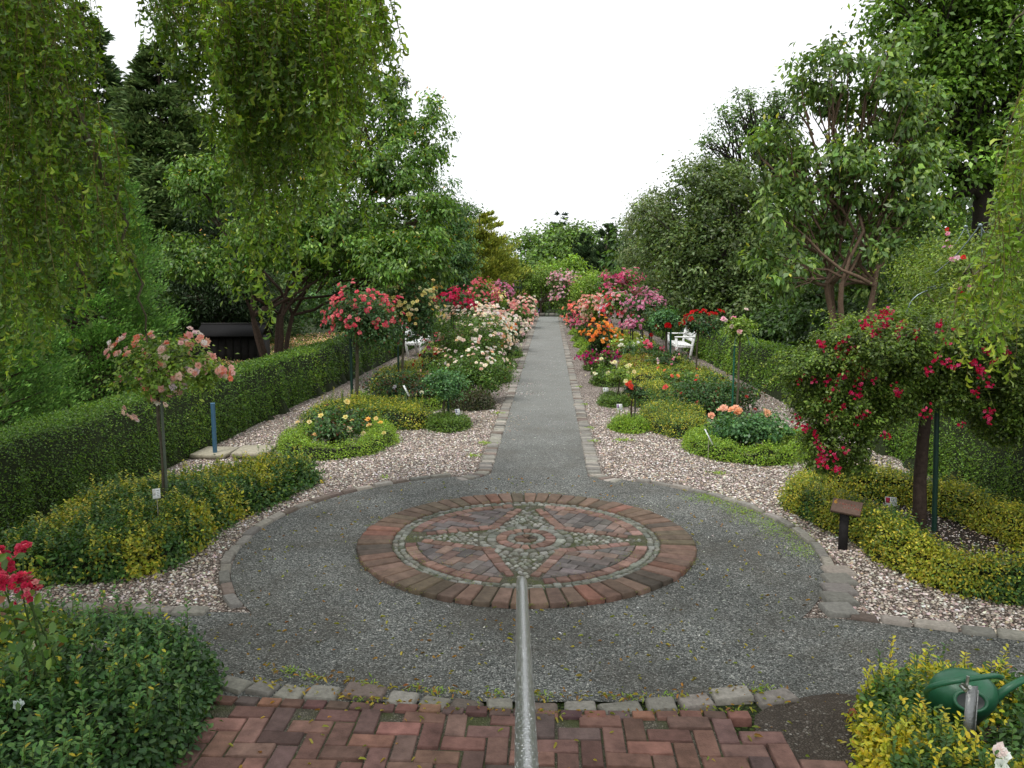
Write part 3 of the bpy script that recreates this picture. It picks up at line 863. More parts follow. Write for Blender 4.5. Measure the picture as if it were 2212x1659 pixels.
a = Acc(); pb = b_ - d_ * .7; tube(a, [(pb[0], pb[1], .6), (pb[0], pb[1], pb[2] - .021)], .017, (.36, .37, .37), 12); a.build("post", M_STEEL, hr, hr.location, smooth=True)
a = Acc()                                            # rain drops standing on the steel
ax = unit(d_); sd = unit(np.cross(ax, [0, 0, 1.0])); upv = np.cross(sd, ax)
for k in range(900):
    t = rng.uniform(0, 1); an = rng.uniform(-1.5, 1.5); c0 = b_ - d_ * .1 + d_ * 1.08 * t + (sd * sin(an) + upv * cos(an)) * .0213
    nn = sd * sin(an) + upv * cos(an); tt = np.cross(nn, ax); rr = rng.uniform(.0007, .0018)
    aa = np.arange(6) * pi / 3; rim = c0 + rr * (np.cos(aa)[:, None] * ax * 1.3 + np.sin(aa)[:, None] * tt)
    V = np.vstack([rim, c0 + nn * rr * .6]); a.add(V, [[q, (q + 1) % 6, 6] for q in range(6)], (.62, .64, .64))
M_DROP = attr_mat("water_drop", 0.08, 0.8); a.build("rain_drops", M_DROP, hr, hr.location, smooth=True)
hr.children[-1]["kind"] = "stuff"

# ================================================================== HEDGES AND LOW PLANTING
rng = np.random.default_rng(5)
def lod_dens(y0): return lambda x, y: np.clip((y0 / np.maximum(y, 1)) ** 1.6, .03, 1)
def lod_size(y0, p=.8): return lambda P: np.clip((np.maximum(P[:, 1], y0) / y0) ** p, 1, 3.4)
F = Field(.86, .16, line=[(-5.02, 3.2), (-5.05, 10), (-4.98, 17), (-4.9, 27), (-4.8, 47)], width=.82, rough=.05, seed=3, nscale=1.8, wav=.05)
planting("clipped_hedge", "long clipped green hedge running back along the left gravel bed", "hedge", F, .022, 175000, HEDGE, rng,
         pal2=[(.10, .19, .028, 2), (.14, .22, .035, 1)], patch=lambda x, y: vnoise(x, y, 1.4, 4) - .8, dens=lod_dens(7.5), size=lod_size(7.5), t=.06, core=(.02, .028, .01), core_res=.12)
F = Field(.84, .16, line=[(4.86, 3.4), (4.86, 9), (4.80, 14.5), (4.72, 24), (4.65, 47)], width=.84, rough=.05, seed=8, nscale=1.8, wav=.05)
planting("clipped_hedge", "long clipped green hedge running back along the right gravel bed", "hedge", F, .023, 150000, [(.065, .14, .022, 3), (.095, .185, .028, 3), (.13, .22, .035, 1), (.04, .085, .016, 2)], rng,
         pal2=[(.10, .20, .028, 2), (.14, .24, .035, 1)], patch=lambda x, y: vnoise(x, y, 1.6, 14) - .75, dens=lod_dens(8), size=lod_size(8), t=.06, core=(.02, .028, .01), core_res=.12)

# left front: thick mass of variegated euonymus
F = Field(.26, .26, poly=[(-4.35, 5.62), (-3.5, 5.60), (-3.0, 6.0), (-2.98, 6.6), (-3.0, 7.3), (-2.80, 8.1), (-2.62, 8.80), (-2.80, 9.05), (-3.25, 8.75), (-3.8, 8.3), (-4.25, 7.7), (-4.45, 6.6)],
          rough=.26, seed=21, nscale=4.6, wav=.07)
planting("euonymus_bed", "big mass of green and yellow variegated euonymus at the left edge of the gravel circle", "shrub bed", F, .034, 60000, EUO_G, rng, EUO_Y,
         patch=lambda x, y: vnoise(x, y, 8, 31) + .5 * vnoise(x, y, 2.2, 35) - .06, shoots=1000, t=.14, shoot_h=.10, size=lod_size(6, .4), fuzz=.05, mixn=.2)
# right front: ring of yellow euonymus round bare soil
ringl = smooth_poly([(2.55, 7.95), (2.70, 7.35), (2.86, 6.95), (2.88, 6.35), (3.05, 5.90), (3.35, 5.74), (3.9, 5.68), (4.15, 6.1), (4.12, 7.0), (4.02, 7.75), (3.75, 8.35), (3.2, 8.62), (2.75, 8.42)], 2)
F = Field(.30, .15, line=ringl, width=.36, closed=True, rough=.22, seed=41, nscale=6, wav=.06)
planting("euonymus_ring", "low yellow euonymus hedge in a ring round the drooping crimson rose tree on the right", "shrub bed", F, .026, 62000, EUO_Y, rng, EUO_G,
         patch=lambda x, y: vnoise(x, y, 4.5, 33) - .38, shoots=420, t=.10, shoot_h=.08, fuzz=.03, mixn=.3)
sheet("mulch_bed", M_SOIL, ringl, 0.006)

def small(name, label, poly, h, n, pal, leaf=.022, pal2=None, patch=None, cat="shrub bed", edge=.14, shoots=0, seed=1, group=None, line=None, width=.3, closed=False, **kw):
    F = Field(h, edge if h < .25 else .28, poly=poly, line=line, width=width, closed=closed, rough=.30, seed=seed, nscale=8, wav=.07)
    return planting(name, label, cat, F, leaf, n, pal, rng, pal2, patch, shoots=shoots or 30, core_res=.05, group=group, fuzz=.03, mixn=.8, **kw)
def circ(x, y, rx, ry=None, n=18): ry = ry or rx; return [(x + rx * cos(k * 2 * pi / n), y + ry * sin(k * 2 * pi / n)) for k in range(n)]

# box rings and cushions
small("box_ring", "low light green box hedge curving round the yellow roses by the left bed's front", None, .20, 15000, BOX_L, line=circ(-2.93, 10.9, .60, .92, 24), width=.34, closed=True, seed=51, leaf=.024)
small("box_ring", "low light green box hedge curving round the peach roses by the right bed's front", None, .20, 22000, BOX_L, line=circ(2.68, 10.85, .68, .85, 24), width=.32, closed=True, seed=52, leaf=.024)
small("box_cushion", "round dark green box cushion under the flowerless small rose tree left of the path", circ(-1.57, 12.15, .34, .42), .15, 6500, BOX_D, seed=53, leaf=.026, group="box cushions under the small standards")
small("box_cushion", "round box cushion under the small rose tree with the dark red flower", circ(1.24, 12.3, .30, .42), .15, 6500, BOX_L, seed=54, leaf=.026, group="box cushions under the small standards")
small("box_cushion", "round dark box cushion under the small standard of cream yellow roses", circ(1.20, 14.75, .30, .48), .15, 5500, BOX_D, seed=55, leaf=.028, group="box cushions under the small standards")
small("box_cushion", "flat box cushion round the low cream roses near the path kerb", circ(1.25, 17.5, .36, .55), .16, 4200, BOX_D, seed=56, leaf=.032, group="box cushions under the small standards")
small("box_cushion", "box cushion under the pair of small magenta rose trees", circ(1.22, 20.3, .40, .5), .15, 3500, BOX_D, seed=57, leaf=.036, group="box cushions under the small standards")
small("box_cushion", "dark purplish cushion at the foot of the cream shrub rose", circ(-1.42, 14.1, .42, .35), .22, 4500, [(.035, .04, .025, 2), (.05, .035, .03, 1), (.04, .07, .03, 1)], seed=58, leaf=.03, group="box cushions under the small standards")
for k, (yy, xx) in enumerate(((24.2, 1.12), (27.0, 1.10), (29.5, 1.10), (33, 1.08))):
    small("box_cushion", ["little clipped box cushion beside the orange roses, nearest the kerb", "little clipped box cushion just behind the orange roses by the kerb",
                          "little box cushion in front of the far crimson path roses", "farthest little box cushion on the right kerb"][k],
          circ(xx, yy, .30, .45), .17, 2000, BOX_L, seed=60 + k, leaf=.045, group="box cushions under the small standards")
for k, (yy, xx) in enumerate(((17.9, -1.15), (20.6, -1.12), (23.4, -1.1))):
    small("box_cushion", ["small box cushion at the left kerb behind the big cream rose", "small box cushion at the left kerb below the peach roses",
                          "farthest small box cushion on the left kerb"][k], circ(xx, yy, .26, .4), .16, 2000, BOX_D, seed=70 + k, leaf=.04, group="box cushions under the small standards")
# euonymus blocks of the beds
Y2 = lambda s, o: (lambda x, y: vnoise(x, y, 3.5, s) - o)
small("euonymus_block", "olive yellow euonymus block round the stake of the red rose tree on the left", [(-3.95, 11.75), (-3.3, 11.95), (-2.2, 11.85), (-1.85, 12.1), (-1.9, 12.9), (-2.6, 13.5), (-3.7, 13.4)], .27, 19000, EUO_Y, .028, EUO_G, Y2(71, .0), shoots=130, seed=72, shoot_h=.16)
small("euonymus_block", "bright yellow euonymus block round the yellow rose tree on the left", [(-3.75, 15.9), (-2.2, 15.8), (-1.95, 17), (-2.0, 19.3), (-2.5, 20), (-3.6, 19.8), (-3.8, 17.5)], .30, 21000, EUO_Y, .034, EUO_G, Y2(73, .25), shoots=80, seed=74)
small("euonymus_block", "green and yellow euonymus clump in front of the right bed next to the peach roses", [(1.45, 12.2), (1.80, 11.45), (2.2, 11.75), (2.5, 12.9), (2.5, 13.9), (1.6, 14.0)], .21, 17000, EUO_G, .026, EUO_Y, Y2(75, .1), shoots=90, seed=76, shoot_h=.1)
small("euonymus_block", "pale yellow euonymus clump beside the small red rose tree on the right", [(1.45, 14.3), (2.1, 14.0), (2.4, 14.8), (2.2, 16), (1.6, 16)], .28, 9000, EUO_Y, .032, EUO_G, Y2(77, .1), seed=78)
small("euonymus_block", "long yellow euonymus block in the right bed in front of the red and crimson standards", [(1.75, 16.3), (3.5, 15.2), (3.75, 16.4), (3.4, 19.4), (3.1, 22), (1.85, 22), (1.65, 18)], .32, 26000, EUO_Y, .036, [(.10, .16, .03, 2), (.15, .22, .04, 1)], Y2(79, .1), shoots=90, seed=80)
small("euonymus_block", "yellow green euonymus block farther back in the right bed below the lilac standards", [(1.8, 22.3), (3.3, 22.1), (3.35, 31), (1.8, 31)], .34, 11000, [(.12, .19, .035, 2), (.20, .26, .04, 1)], .055, EUO_Y, Y2(81, .3), seed=82)
small("euonymus_block", "green euonymus block farther back in the left bed", [(-3.7, 20.5), (-2.0, 20.5), (-2.0, 30), (-3.7, 30)], .34, 11000, [(.07, .13, .03, 2), (.12, .19, .04, 1)], .055, EUO_Y, Y2(83, .5), seed=84)
small("box_ring", "low clipped green edge round the dark leaved white rose bush on the left", None, .17, 9000, BOX_L, line=circ(-2.7, 14.4, .78, .8, 24), width=.3, closed=True, seed=86, leaf=.03)

# the two planted corners beside the steps
F = Field(.45, .32, poly=[(-1.90, 4.20), (-1.78, 3.8), (-1.74, 3.3), (-1.70, 2.6), (-4.2, 2.6), (-4.2, 4.25), (-3.0, 4.30), (-2.2, 4.38)], rough=.30, seed=91, nscale=4.4, wav=.06)
planting("privet_bush", "dark green small leaved bush filling the corner left of the brick paving", "bush", F, .032, 62000, [(.025, .07, .028, 3), (.042, .10, .04, 2), (.075, .15, .055, 1)], rng,
         [(.28, .27, .03, 2), (.12, .17, .03, 2)], patch=lambda x, y: np.minimum(1.6 * (-2.75 - x), vnoise(x, y, 5, 92) + .15) - .1, shoots=620, t=.14, shape='oval', shoot_h=.13, fuzz=.035,
         shoot_pal=[(.05, .13, .045, 3), (.09, .18, .06, 2), (.35, .32, .04, .35)], upb=.7)
F = Field(.27, .20, poly=[(1.60, 4.02), (1.50, 3.75), (1.46, 3.3), (1.50, 2.5), (2.6, 2.5), (2.45, 3.15), (2.05, 3.32), (1.86, 3.44), (1.82, 3.72), (1.98, 3.98), (2.6, 4.05), (2.6, 4.3), (1.95, 4.25)], rough=.24, seed=94, nscale=5.5, wav=.05)
planting("euonymus_bush", "yellow green euonymus bush in the corner right of the brick paving under the watering can", "bush", F, .030, 36000, [(.36, .36, .04, 3), (.26, .30, .04, 3), (.46, .38, .04, 1)], rng,
         [(.04, .10, .035, 2), (.07, .15, .045, 1)], patch=lambda x, y: np.maximum(vnoise(x, y, 7, 95) - .25, 1.4 * (x - 2.3)), shoots=300, t=.12, shape='oval', shoot_h=.12, upb=.7, fuzz=.03, mixn=.2)

# ================================================================== ROSES, LEFT BED
def P(px, py, Y): return tuple(AT(px, py, Y))
# tall standard with pale pink roses in the euonymus
c = [(240, 740), (262, 735), (232, 760), (255, 765), (275, 762), (300, 728), (326, 727), (312, 770), (352, 752), (348, 775), (365, 803), (322, 800), (345, 790), (398, 735), (415, 722), (432, 728), (408, 752), (442, 745),
     (452, 770), (448, 790), (425, 792), (405, 800), (390, 812), (418, 808), (375, 818), (398, 828), (372, 835), (310, 830), (302, 812), (258, 825), (353, 842), (383, 848), (325, 858), (335, 868), (350, 860), (270, 888), (292, 905),
     (482, 805), (492, 812), (497, 800), (478, 795), (300, 782), (360, 745), (290, 745)]
standard("rose_tree", "slender rose tree with pale pink flower clusters in the left foreground", (-3.55, 7.05), (232, 715, 480, 868), 2600, .045, ROSE_L, rng,
         (0, .034, PALEP), pts=[np.array(P(x_ + rng.normal() * 5, y_ + rng.normal() * 5, 7.05 + rng.normal() * .18)) for x_, y_ in c for _ in range(5)],
         stake=(.09, .11, .08), trunk_r=.016, stake_off=.05, ry=.45, hollow=.2)
Pc = rng.permutation(44)
standard("rose_tree", "rose tree with large coral pink flowers and a green stake in the left bed", (-3.28, 13.36), (712, 618, 870, 755), 9500, .05, ROSE_D, rng, (120, .042, CORAL), front=.4, trunk_r=.03, stake_off=-.06, ry=.65, cl=3, inner=(.85, .5, .4))
standard("rose_tree", "rose tree with soft yellow flowers behind the coral pink one", (-3.10, 16.67), (835, 600, 952, 745), 8000, .055, ROSE_D, rng, (150, .05, YEL), front=.3, trunk_r=.026, cl=4)
standard("rose_tree", "rose tree with a crimson head in the left row, behind the yellow one", (-3.25, 27), (942, 628, 1025, 690), 3200, .08, ROSE_D, rng, (190, .06, CRIM), front=.5, trunk_r=.03, cl=6, zmin=-.1)
standard("rose_tree", "rose tree with fading rose pink flowers at the back of the left row", (-3.0, 33), (1005, 608, 1068, 670), 2600, .10, ROSE_G, rng, (130, .065, [(.72, .16, .20, 2), (.7, .34, .28, 1)]), front=.5, trunk_r=.03, cl=5)
standard("rose_tree", "small yellow rose tree in front of the fading pink ones at the back left", (-2.2, 34), (1055, 630, 1088, 655), 900, .09, ROSE_L, rng, (50, .07, YEL), front=.5, cl=5)
standard("rose_tree", "farthest rose tree of the left row with purple pink flowers", (-2.9, 39), (1062, 612, 1105, 668), 1800, .11, ROSE_G, rng, (110, .07, LILAC), front=.5, trunk_r=.03, cl=5)
standard("rose_tree", "small rose tree without flowers standing in a box cushion left of the path", (-1.66, 12.45), (915, 796, 1012, 872), 3600, .040, ROSE_B, rng, None, trunk_r=.022, stake_off=.07)

YB = [(643, 912), (668, 911), (693, 897), (705, 924), (750, 868), (746, 900), (760, 908), (754, 927), (785, 936), (795, 905), (812, 904), (797, 918), (829, 935), (822, 912), (681, 938)]
shrub("rose_bush", "bush of yellow roses inside the box ring on the left", (-2.93, 10.95), (.52, .60, .50), 4200, .045, ROSE_D, rng, (15, .045, YEL), single=True, pts=[P(x_, y_, 10.55 + rng.uniform(-.2, .2)) for x_, y_ in YB], inner=(.85, .45, .08))
shrub("rose_bush", "dark leaved rose bush with a few white roses behind the olive euonymus", (-2.70, 14.4), (.85, .65, .62), 6000, .05, [(.03, .07, .04, 3), (.05, .10, .05, 1), (.10, .045, .03, 1)], rng, (4, .055, WHITE), single=True,
      pts=[P(894, 851, 13.9), P(911, 847, 13.8), P(903, 845, 14.0), P(852, 836, 13.9)])
shrub("rose_bush", "broad shrub rose with cream flowers hanging over the left kerb", (-1.48, 14.9), (.85, .65, .98), 8500, .045, ROSE_G, rng, (80, .038, CREAM), front=.35, cl=3)
shrub("rose_bush", "tall shrub rose thick with cream and blush flowers on the left of the path", (-1.70, 17.6), (.86, .95, 1.62), 9000, .05, ROSE_G, rng, (190, .046, CREAM), front=.3, cl=4)
shrub("rose_bush", "low rose bush with dark red flowers in the yellow euonymus on the left", (-2.55, 17.2), (.30, .3, .74), 1100, .05, ROSE_D, rng, (22, .05, RED), cl=3)
shrub("rose_bush", "cream rose bush left of the path just behind the tallest cream shrub", (-1.75, 21.5), (.7, .8, 1.45), 3400, .065, ROSE_G, rng, (150, .055, CREAM), front=.5, cl=6)
shrub("rose_bush", "small orange rose bush at the left kerb", (-1.15, 21.6), (.38, .45, 1.05), 1800, .06, ROSE_D, rng, (42, .058, ORAN), front=.5, cl=5)
shrub("rose_bush", "white and blush rose bush at the left kerb behind the orange one", (-1.2, 25.5), (.5, .9, 1.1), 2400, .07, ROSE_D, rng, (80, .06, [(.86, .7, .62, 2), (.84, .78, .7, 1)]), front=.5, cl=5)
shrub("rose_bush", "wide blush rose bush in the middle of the left bed", (-2.2, 26), (.7, 1.2, 1.35), 2600, .08, ROSE_G, rng, (90, .065, CREAM), front=.5, cl=6)
shrub("rose_bush", "peach and pink rose bush at the left kerb towards the end of the path", (-1.2, 31), (.6, 1.0, 1.35), 2200, .085, ROSE_G, rng, (90, .07, [(.84, .50, .42, 2), (.72, .25, .25, 1), (.86, .7, .55, 1)]), front=.5, cl=6)
shrub("rose_bush", "dusky pink rose bush in the middle of the left bed far back", (-2.2, 33), (.8, 1.2, 1.4), 2200, .09, ROSE_G, rng, (80, .07, [(.66, .20, .24, 2), (.8, .5, .45, 1)]), front=.5, cl=6)
shrub("rose_bush", "last cream rose bush before the lavender on the left kerb", (-1.12, 37), (.5, 1.2, 1.35), 1900, .10, ROSE_G, rng, (85, .085, [(.86, .72, .58, 2), (.72, .3, .3, 1)]), front=.5, cl=6)
shrub("lavender", "purple lavender clump at the far end of the left kerb", (-1.0, 43), (.35, 1.2, .75), 1500, .10, [(.12, .10, .20, 2), (.10, .14, .07, 2)], rng, (120, .035, [(.26, .17, .45, 1)]), cat="lavender", wr=.25, front=.5, zmin=0)
shrub("rose_bush", "low dusky rose bush behind the yellow euonymus on the left", (-3.0, 22.5), (.6, 1.0, .8), 1800, .07, ROSE_D, rng, (26, .055, [(.6, .1, .14, 1), (.5, .05, .16, 1)]), cl=4)
# near left corner: rose with heavy pink heads
LB = thing("rose_bush", "rose with big clusters of crimson pink flowers at the left edge in front", "rose bush", (-2.28, 3.45, 0)); loc = tuple(LB.location)
a = Acc(); st = Acc()
for (px_, py_, Y_, w_) in ((64, 1265, 3.3, .07), (44, 1248, 3.3, .042), (16, 1218, 3.35, .058), (-4, 1192, 3.35, .05), (48, 1179, 3.5, .045), (-2, 1250, 3.2, .045)):
    p0 = AT(px_, py_, Y_); k = 22; u = rng.normal(size=(k, 3)) * [w_ * .42, w_ * .35, w_ * .26]; u[:, 2] -= 1.2 * (u[:, 0]) ** 2 / w_
    bl_ = Acc(); blooms(bl_, p0 + u, u + [0, -.05, .07], .017, palette(rng, [(.58, .03, .08, 3), (.66, .08, .13, 2), (.76, .28, .28, .6)], k), rng); bl_.build("flower_cluster", M_PETAL, LB, loc)
    base = np.array([-2.28 + rng.normal() * .05, 3.45, 0]); tube(st, wob(base, p0, 6, .03, rng, .06), np.linspace(.006, .003, 6), (.06, .10, .03), 5)
    m = 34; t = rng.uniform(.35, 1, m)[:, None]; Pn = base * (1 - t) + p0 * t + rng.normal(size=(m, 3)) * .05 - [0, 0, .03]; A = rng.normal(size=(m, 3)) + [0, -.2, 0]
    leaves(a, Pn, A, rng.normal(size=(m, 3)) * .5 + [0, -.2, 1], .055, .035, palette(rng, ROSE_G, m), 'oval', curl=.2)
a.build("leaves", M_LEAF, LB, loc); st.build("stems", M_BARK, LB, loc)
# small white roses in the left corner bush, and in the right corner
shrub("rose_bush", "low rose with a few white flowers among the dark leaves of the left corner bush", (-2.75, 3.85), (.55, .35, .52), 2600, .035, [(.08, .13, .03, 2), (.12, .16, .03, 1)], rng, (9, .030, WHITE), single=True,
      pts=[P(x_, y_, Y_) for x_, y_, Y_ in ((97, 1362, 4.0), (76, 1392, 3.85), (228, 1388, 3.85), (222, 1398, 3.8), (163, 1418, 3.7), (40, 1521, 3.15), (236, 1392, 3.85), (205, 1402, 3.8), (80, 1400, 3.8))])
shrub("rose_bush", "dark leaved rose with white flowers in the right corner behind the euonymus", (2.22, 3.42), (.30, .26, .36), 2600, .04, [(.03, .07, .03, 3), (.06, .12, .04, 1)], rng, (5, .032, WHITE), single=True,
      pts=[P(2160, 1622, 3.15), P(2168, 1630, 3.15), P(2164, 1655, 3.1), (2.5, 3.3, .45), (2.7, 3.4, .5)])

# ================================================================== ROSES, RIGHT BED
PB = [(1537, 897), (1554, 885), (1564, 881), (1579, 884), (1589, 879), (1597, 886), (1592, 890), (1629, 907), (1632, 917), (1657, 892)]
shrub("rose_bush", "bush of large peach roses inside the box ring on the right", (2.72, 10.9), (.62, .55, .50), 5200, .05, ROSE_B, rng, (10, .058, PEACH), single=True, pts=[P(x_, y_, 10.75 + rng.uniform(-.1, .2)) for x_, y_ in PB])
RB = [(1503, 821), (1547, 855), (1612, 857), (1505, 870), (1437, 836), (1471, 849), (1561, 863), (1437, 879), (1631, 884)]
shrub("rose_bush", "dark leaved rose bush with single coral red flowers in front of the green stake", (2.72, 13.7), (.92, .62, .62), 7000, .05, ROSE_D, rng, (9, .05, [(.78, .10, .09, 1), (.78, .16, .14, 1)]), single=True,
      pts=[P(x_, y_, 13.3 + rng.uniform(-.1, .3)) for x_, y_ in RB])
standard("rose_tree", "thin rose tree with a few blush roses over a green wire umbrella", (3.03, 12.99), (1560, 680, 1632, 742), 1500, .05, ROSE_L, rng, (0, .05, PINKW), frame=True, single=True,
         pts=[P(1562, 688, 12.9), P(1584, 686, 12.95), P(1567, 692, 12.9), P(1581, 705, 12.8), P(1597, 716, 12.7), P(1612, 668, 13)], trunk_r=.018, stake=(.012, .10, .06), stake_off=-.09, hollow=.2)
RT = [(1478, 697), (1486, 681), (1481, 683), (1495, 674), (1504, 671), (1513, 675), (1524, 674), (1531, 678), (1539, 676), (1555, 671), (1563, 673), (1484, 692), (1503, 715), (1476, 693), (1520, 670), (1547, 677), (1492, 688)]
standard("rose_tree", "rose tree with a flat head of deep red roses beside the white bench", (3.11, 17.19), (1478, 676, 1560, 722), 2600, .055, ROSE_D, rng, (0, .062, RED), frame=True, single=True, pts=[P(x_, y_, 17.1 + rng.normal() * .15) for x_, y_ in RT], trunk_r=.02, stake=None, ry=.5)
standard("rose_tree", "rose tree with one big red rose on dark leaves in front of the white bench", (2.69, 18.61), (1400, 660, 1462, 722), 3000, .06, ROSE_B, rng, (0, .062, RED), single=True,
         pts=[P(1444, 702, 18.2), P(1447, 704, 18.15), P(1440, 703, 18.2), P(1407, 723, 18.5), P(1468, 699, 18.4), P(1419, 706, 18.4)], trunk_r=.028, stake=(.012, .10, .06), stake_off=.07)
standard("rose_tree", "dark leaved rose tree with few lilac buds between the red tree and the lilac ones", (3.0, 23.96), (1385, 645, 1432, 716), 2600, .075, ROSE_D, rng, (28, .05, LILAC), trunk_r=.028)
standard("rose_tree", "rose tree with a wide head of lilac pink flowers in the right row", (2.95, 25.8), (1352, 632, 1432, 700), 4200, .075, ROSE_D, rng, (150, .055, LILAC), front=.2, trunk_r=.028, zmin=.1, cl=7)
standard("rose_tree", "rose tree of hanging lilac clusters in front of the purple pink weeping one", (2.5, 24.5), (1345, 690, 1392, 712), 900, .06, ROSE_G, rng, (70, .05, LILAC), front=.4, cl=8)
standard("rose_tree", "rose tree drooping with blush and coral flowers in the middle of the right bed", (2.05, 28), (1255, 634, 1318, 700), 3600, .08, ROSE_L, rng, (210, .055, [(.84, .42, .34, 2), (.84, .6, .5, 2), (.8, .2, .22, 1)]), front=.6, zmin=-.7, trunk_r=.03, cl=4)
standard("rose_tree", "rose tree with bright coral and white flowers beside the blush weeping one", (2.5, 27.5), (1300, 625, 1358, 695), 3000, .08, ROSE_G, rng, (130, .065, [(.80, .10, .14, 2), (.8, .45, .5, 2), (.86, .82, .76, .7)]), front=.6, zmin=-.5, trunk_r=.03, cl=6)
standard("rose_tree", "thin far rose tree with lilac pink flowers, first behind the wide lilac head", (2.9, 31.9), (1330, 640, 1372, 690), 1700, .09, ROSE_G, rng, (90, .065, LILAC), front=.5, cl=6)
standard("rose_tree", "far rose tree with white and yellow flowers towards the pergola on the right", (2.5, 36), (1322, 612, 1362, 660), 1700, .10, ROSE_L, rng, (50, .075, [(.86, .84, .76, 2), (.86, .6, .15, .5)]), front=.5, cl=4)
standard("rose_tree", "small rose tree with a dark red flower in a box cushion right of the path", (1.26, 12.3), (1353, 828, 1392, 858), 950, .045, ROSE_D, rng, (0, .045, [(.45, .02, .02, 1), (.6, .06, .03, 1)]), single=True,
         pts=[P(1355, 829, 12.2), P(1360, 826, 12.25), P(1363, 834, 12.1), P(1364, 838, 12.1), P(1358, 831, 12.2)], trunk_r=.014, stake_off=.05, stake=(.06, .07, .05), trunk_c=(.07, .05, .04))
standard("rose_tree", "small rose tree with cream yellow flowers in a dark box cushion", (1.25, 14.75), (1312, 798, 1372, 826), 1300, .045, ROSE_L, rng, (0, .048, [(.87, .80, .50, 1)]), single=True,
         pts=[P(x_, y_, 14.6 + rng.normal() * .1) for x_, y_ in ((1338, 816), (1352, 823), (1356, 805), (1370, 803), (1360, 788), (1354, 791), (1328, 782))], trunk_r=.014, stake=None, inner=(.8, .65, .1))
shrub("rose_bush", "low bush of small cream roses on a box cushion at the right kerb", (1.22, 17.3), (.32, .4, .45), 1100, .05, ROSE_G, rng, (12, .045, [(.87, .82, .55, 1)]), cl=1, front=.6)
standard("rose_tree", "short rose tree with magenta flowers standing left in the pair by the right kerb", (1.08, 20.1), (1257, 762, 1285, 780), 700, .05, ROSE_G, rng, (34, .05, [(.55, .03, .16, 3), (.5, .02, .28, 1)]), front=.6, cl=5, stake=None)
standard("rose_tree", "short rose tree with magenta flowers standing right in the pair by the right kerb", (1.45, 20.1), (1290, 758, 1325, 782), 800, .05, ROSE_G, rng, (40, .05, [(.55, .03, .16, 3), (.45, .02, .3, 1)]), front=.6, cl=5, stake=None)
shrub("rose_bush", "round bush full of orange roses right of the path", (1.42, 23.4), (.48, .5, 1.02), 3600, .07, ROSE_D, rng, (85, .068, ORAN), front=.6, cl=2, inner=(.9, .5, .05))
shrub("rose_bush", "crimson pink rose bush at the right kerb behind the orange one", (1.25, 29), (.5, .8, 1.05), 2000, .08, ROSE_G, rng, (85, .065, [(.6, .08, .2, 2), (.72, .3, .38, 1)]), front=.6, cl=6)
shrub("rose_bush", "salmon pink rose bush at the right kerb near the end of the path", (1.2, 34), (.6, .9, 1.15), 1900, .09, ROSE_D, rng, (85, .085, SALM), front=.6, cl=4)
shrub("rose_bush", "blush white rose bush between the salmon and the crimson kerb roses", (1.75, 31.5), (.5, .8, 1.1), 1700, .09, ROSE_G, rng, (70, .07, PINKW), front=.6, cl=5)
shrub("rose_bush", "low white flowered rose bush in the middle of the right bed", (2.1, 23), (.6, .8, .62), 1900, .06, ROSE_L, rng, (46, .045, WHITE), front=.5, cl=3)
shrub("rose_bush", "low rose bush with a bright pink cluster in the right bed", (2.35, 20.9), (.55, .6, .70), 2200, .06, ROSE_D, rng, (40, .045, [(.74, .12, .2, 2), (.8, .3, .36, 1)]), front=.5, cl=12)
shrub("rose_bush", "leafy rose bush with tiny blush flowers in front of the bench in the right bed", (2.75, 18.4), (.6, .7, .66), 3000, .05, ROSE_D, rng, (14, .03, PINKW), front=.5, cl=1)
shrub("rose_bush", "reddish green low rose bush with a few flowers in the middle of the right bed", (2.1, 18.8), (.5, .6, .52), 2200, .05, [(.11, .14, .03, 2), (.16, .09, .03, 1)], rng, (9, .035, [(.8, .3, .15, 1)]), cl=1)
shrub("rose_bush", "single pink rose bush between the red standard and the euonymus on the right", (2.55, 15.9), (.5, .5, .56), 2600, .048, ROSE_G, rng, (7, .04, [(.8, .3, .1, 1), (.8, .12, .1, 1)]), cl=1, front=.5)

# ------------------------------------------------------------------ drooping crimson rose tree, right foreground
def bl(px, py, Y, rx, rz, ry=None):      # a crown lobe as seen at distance Y, radii given in photo pixels
    p = AT(px, py, Y); k = Y * 1.04 / 1740.0
    return (p[0], p[1], p[2], rx * k, ry if ry else rx * k, rz * k)
WR = thing("rose_tree", "wide drooping rose tree with small crimson flowers on a thick dark trunk", "rose tree", (3.32, 7.17, 0), "standard roses along the gravel beds"); loc = tuple(WR.location)
wb = [bl(1800, 790, 6.95, 62, 70, .36), bl(1768, 895, 6.95, 42, 66, .3), bl(1815, 945, 7.0, 52, 56, .34), bl(1850, 880, 7.0, 70, 60, .4), bl(1790, 985, 7.0, 30, 38, .2), bl(1760, 960, 7.0, 22, 40, .2), bl(1840, 1000, 7.05, 40, 26, .25), bl(1720, 800, 7.0, 26, 40, .25), bl(1880, 745, 6.9, 95, 62, .5), bl(1985, 745, 7.2, 110, 78, .6), bl(2100, 745, 7.2, 110, 78, .6),
      bl(2215, 800, 7.2, 100, 110, .6), bl(1905, 850, 7.1, 80, 62, .4), bl(2100, 850, 7.3, 95, 55, .4), bl(2010, 830, 7.2, 80, 60, .4), bl(1745, 850, 7.1, 26, 42, .2), bl(2170, 900, 7.3, 70, 55, .4)]
a = Acc(); Cc, Pp, Oo = foliage(a, rng, wb, 1000, 115000, .08, .029, [(.075, .13, .03, 3), (.05, .095, .022, 3), (.12, .19, .045, 2), (.035, .06, .018, 1.2)], wr=.6, hollow=.45, upb=.8)
tr = Acc(); f = AT(2003, 880, 7.17)
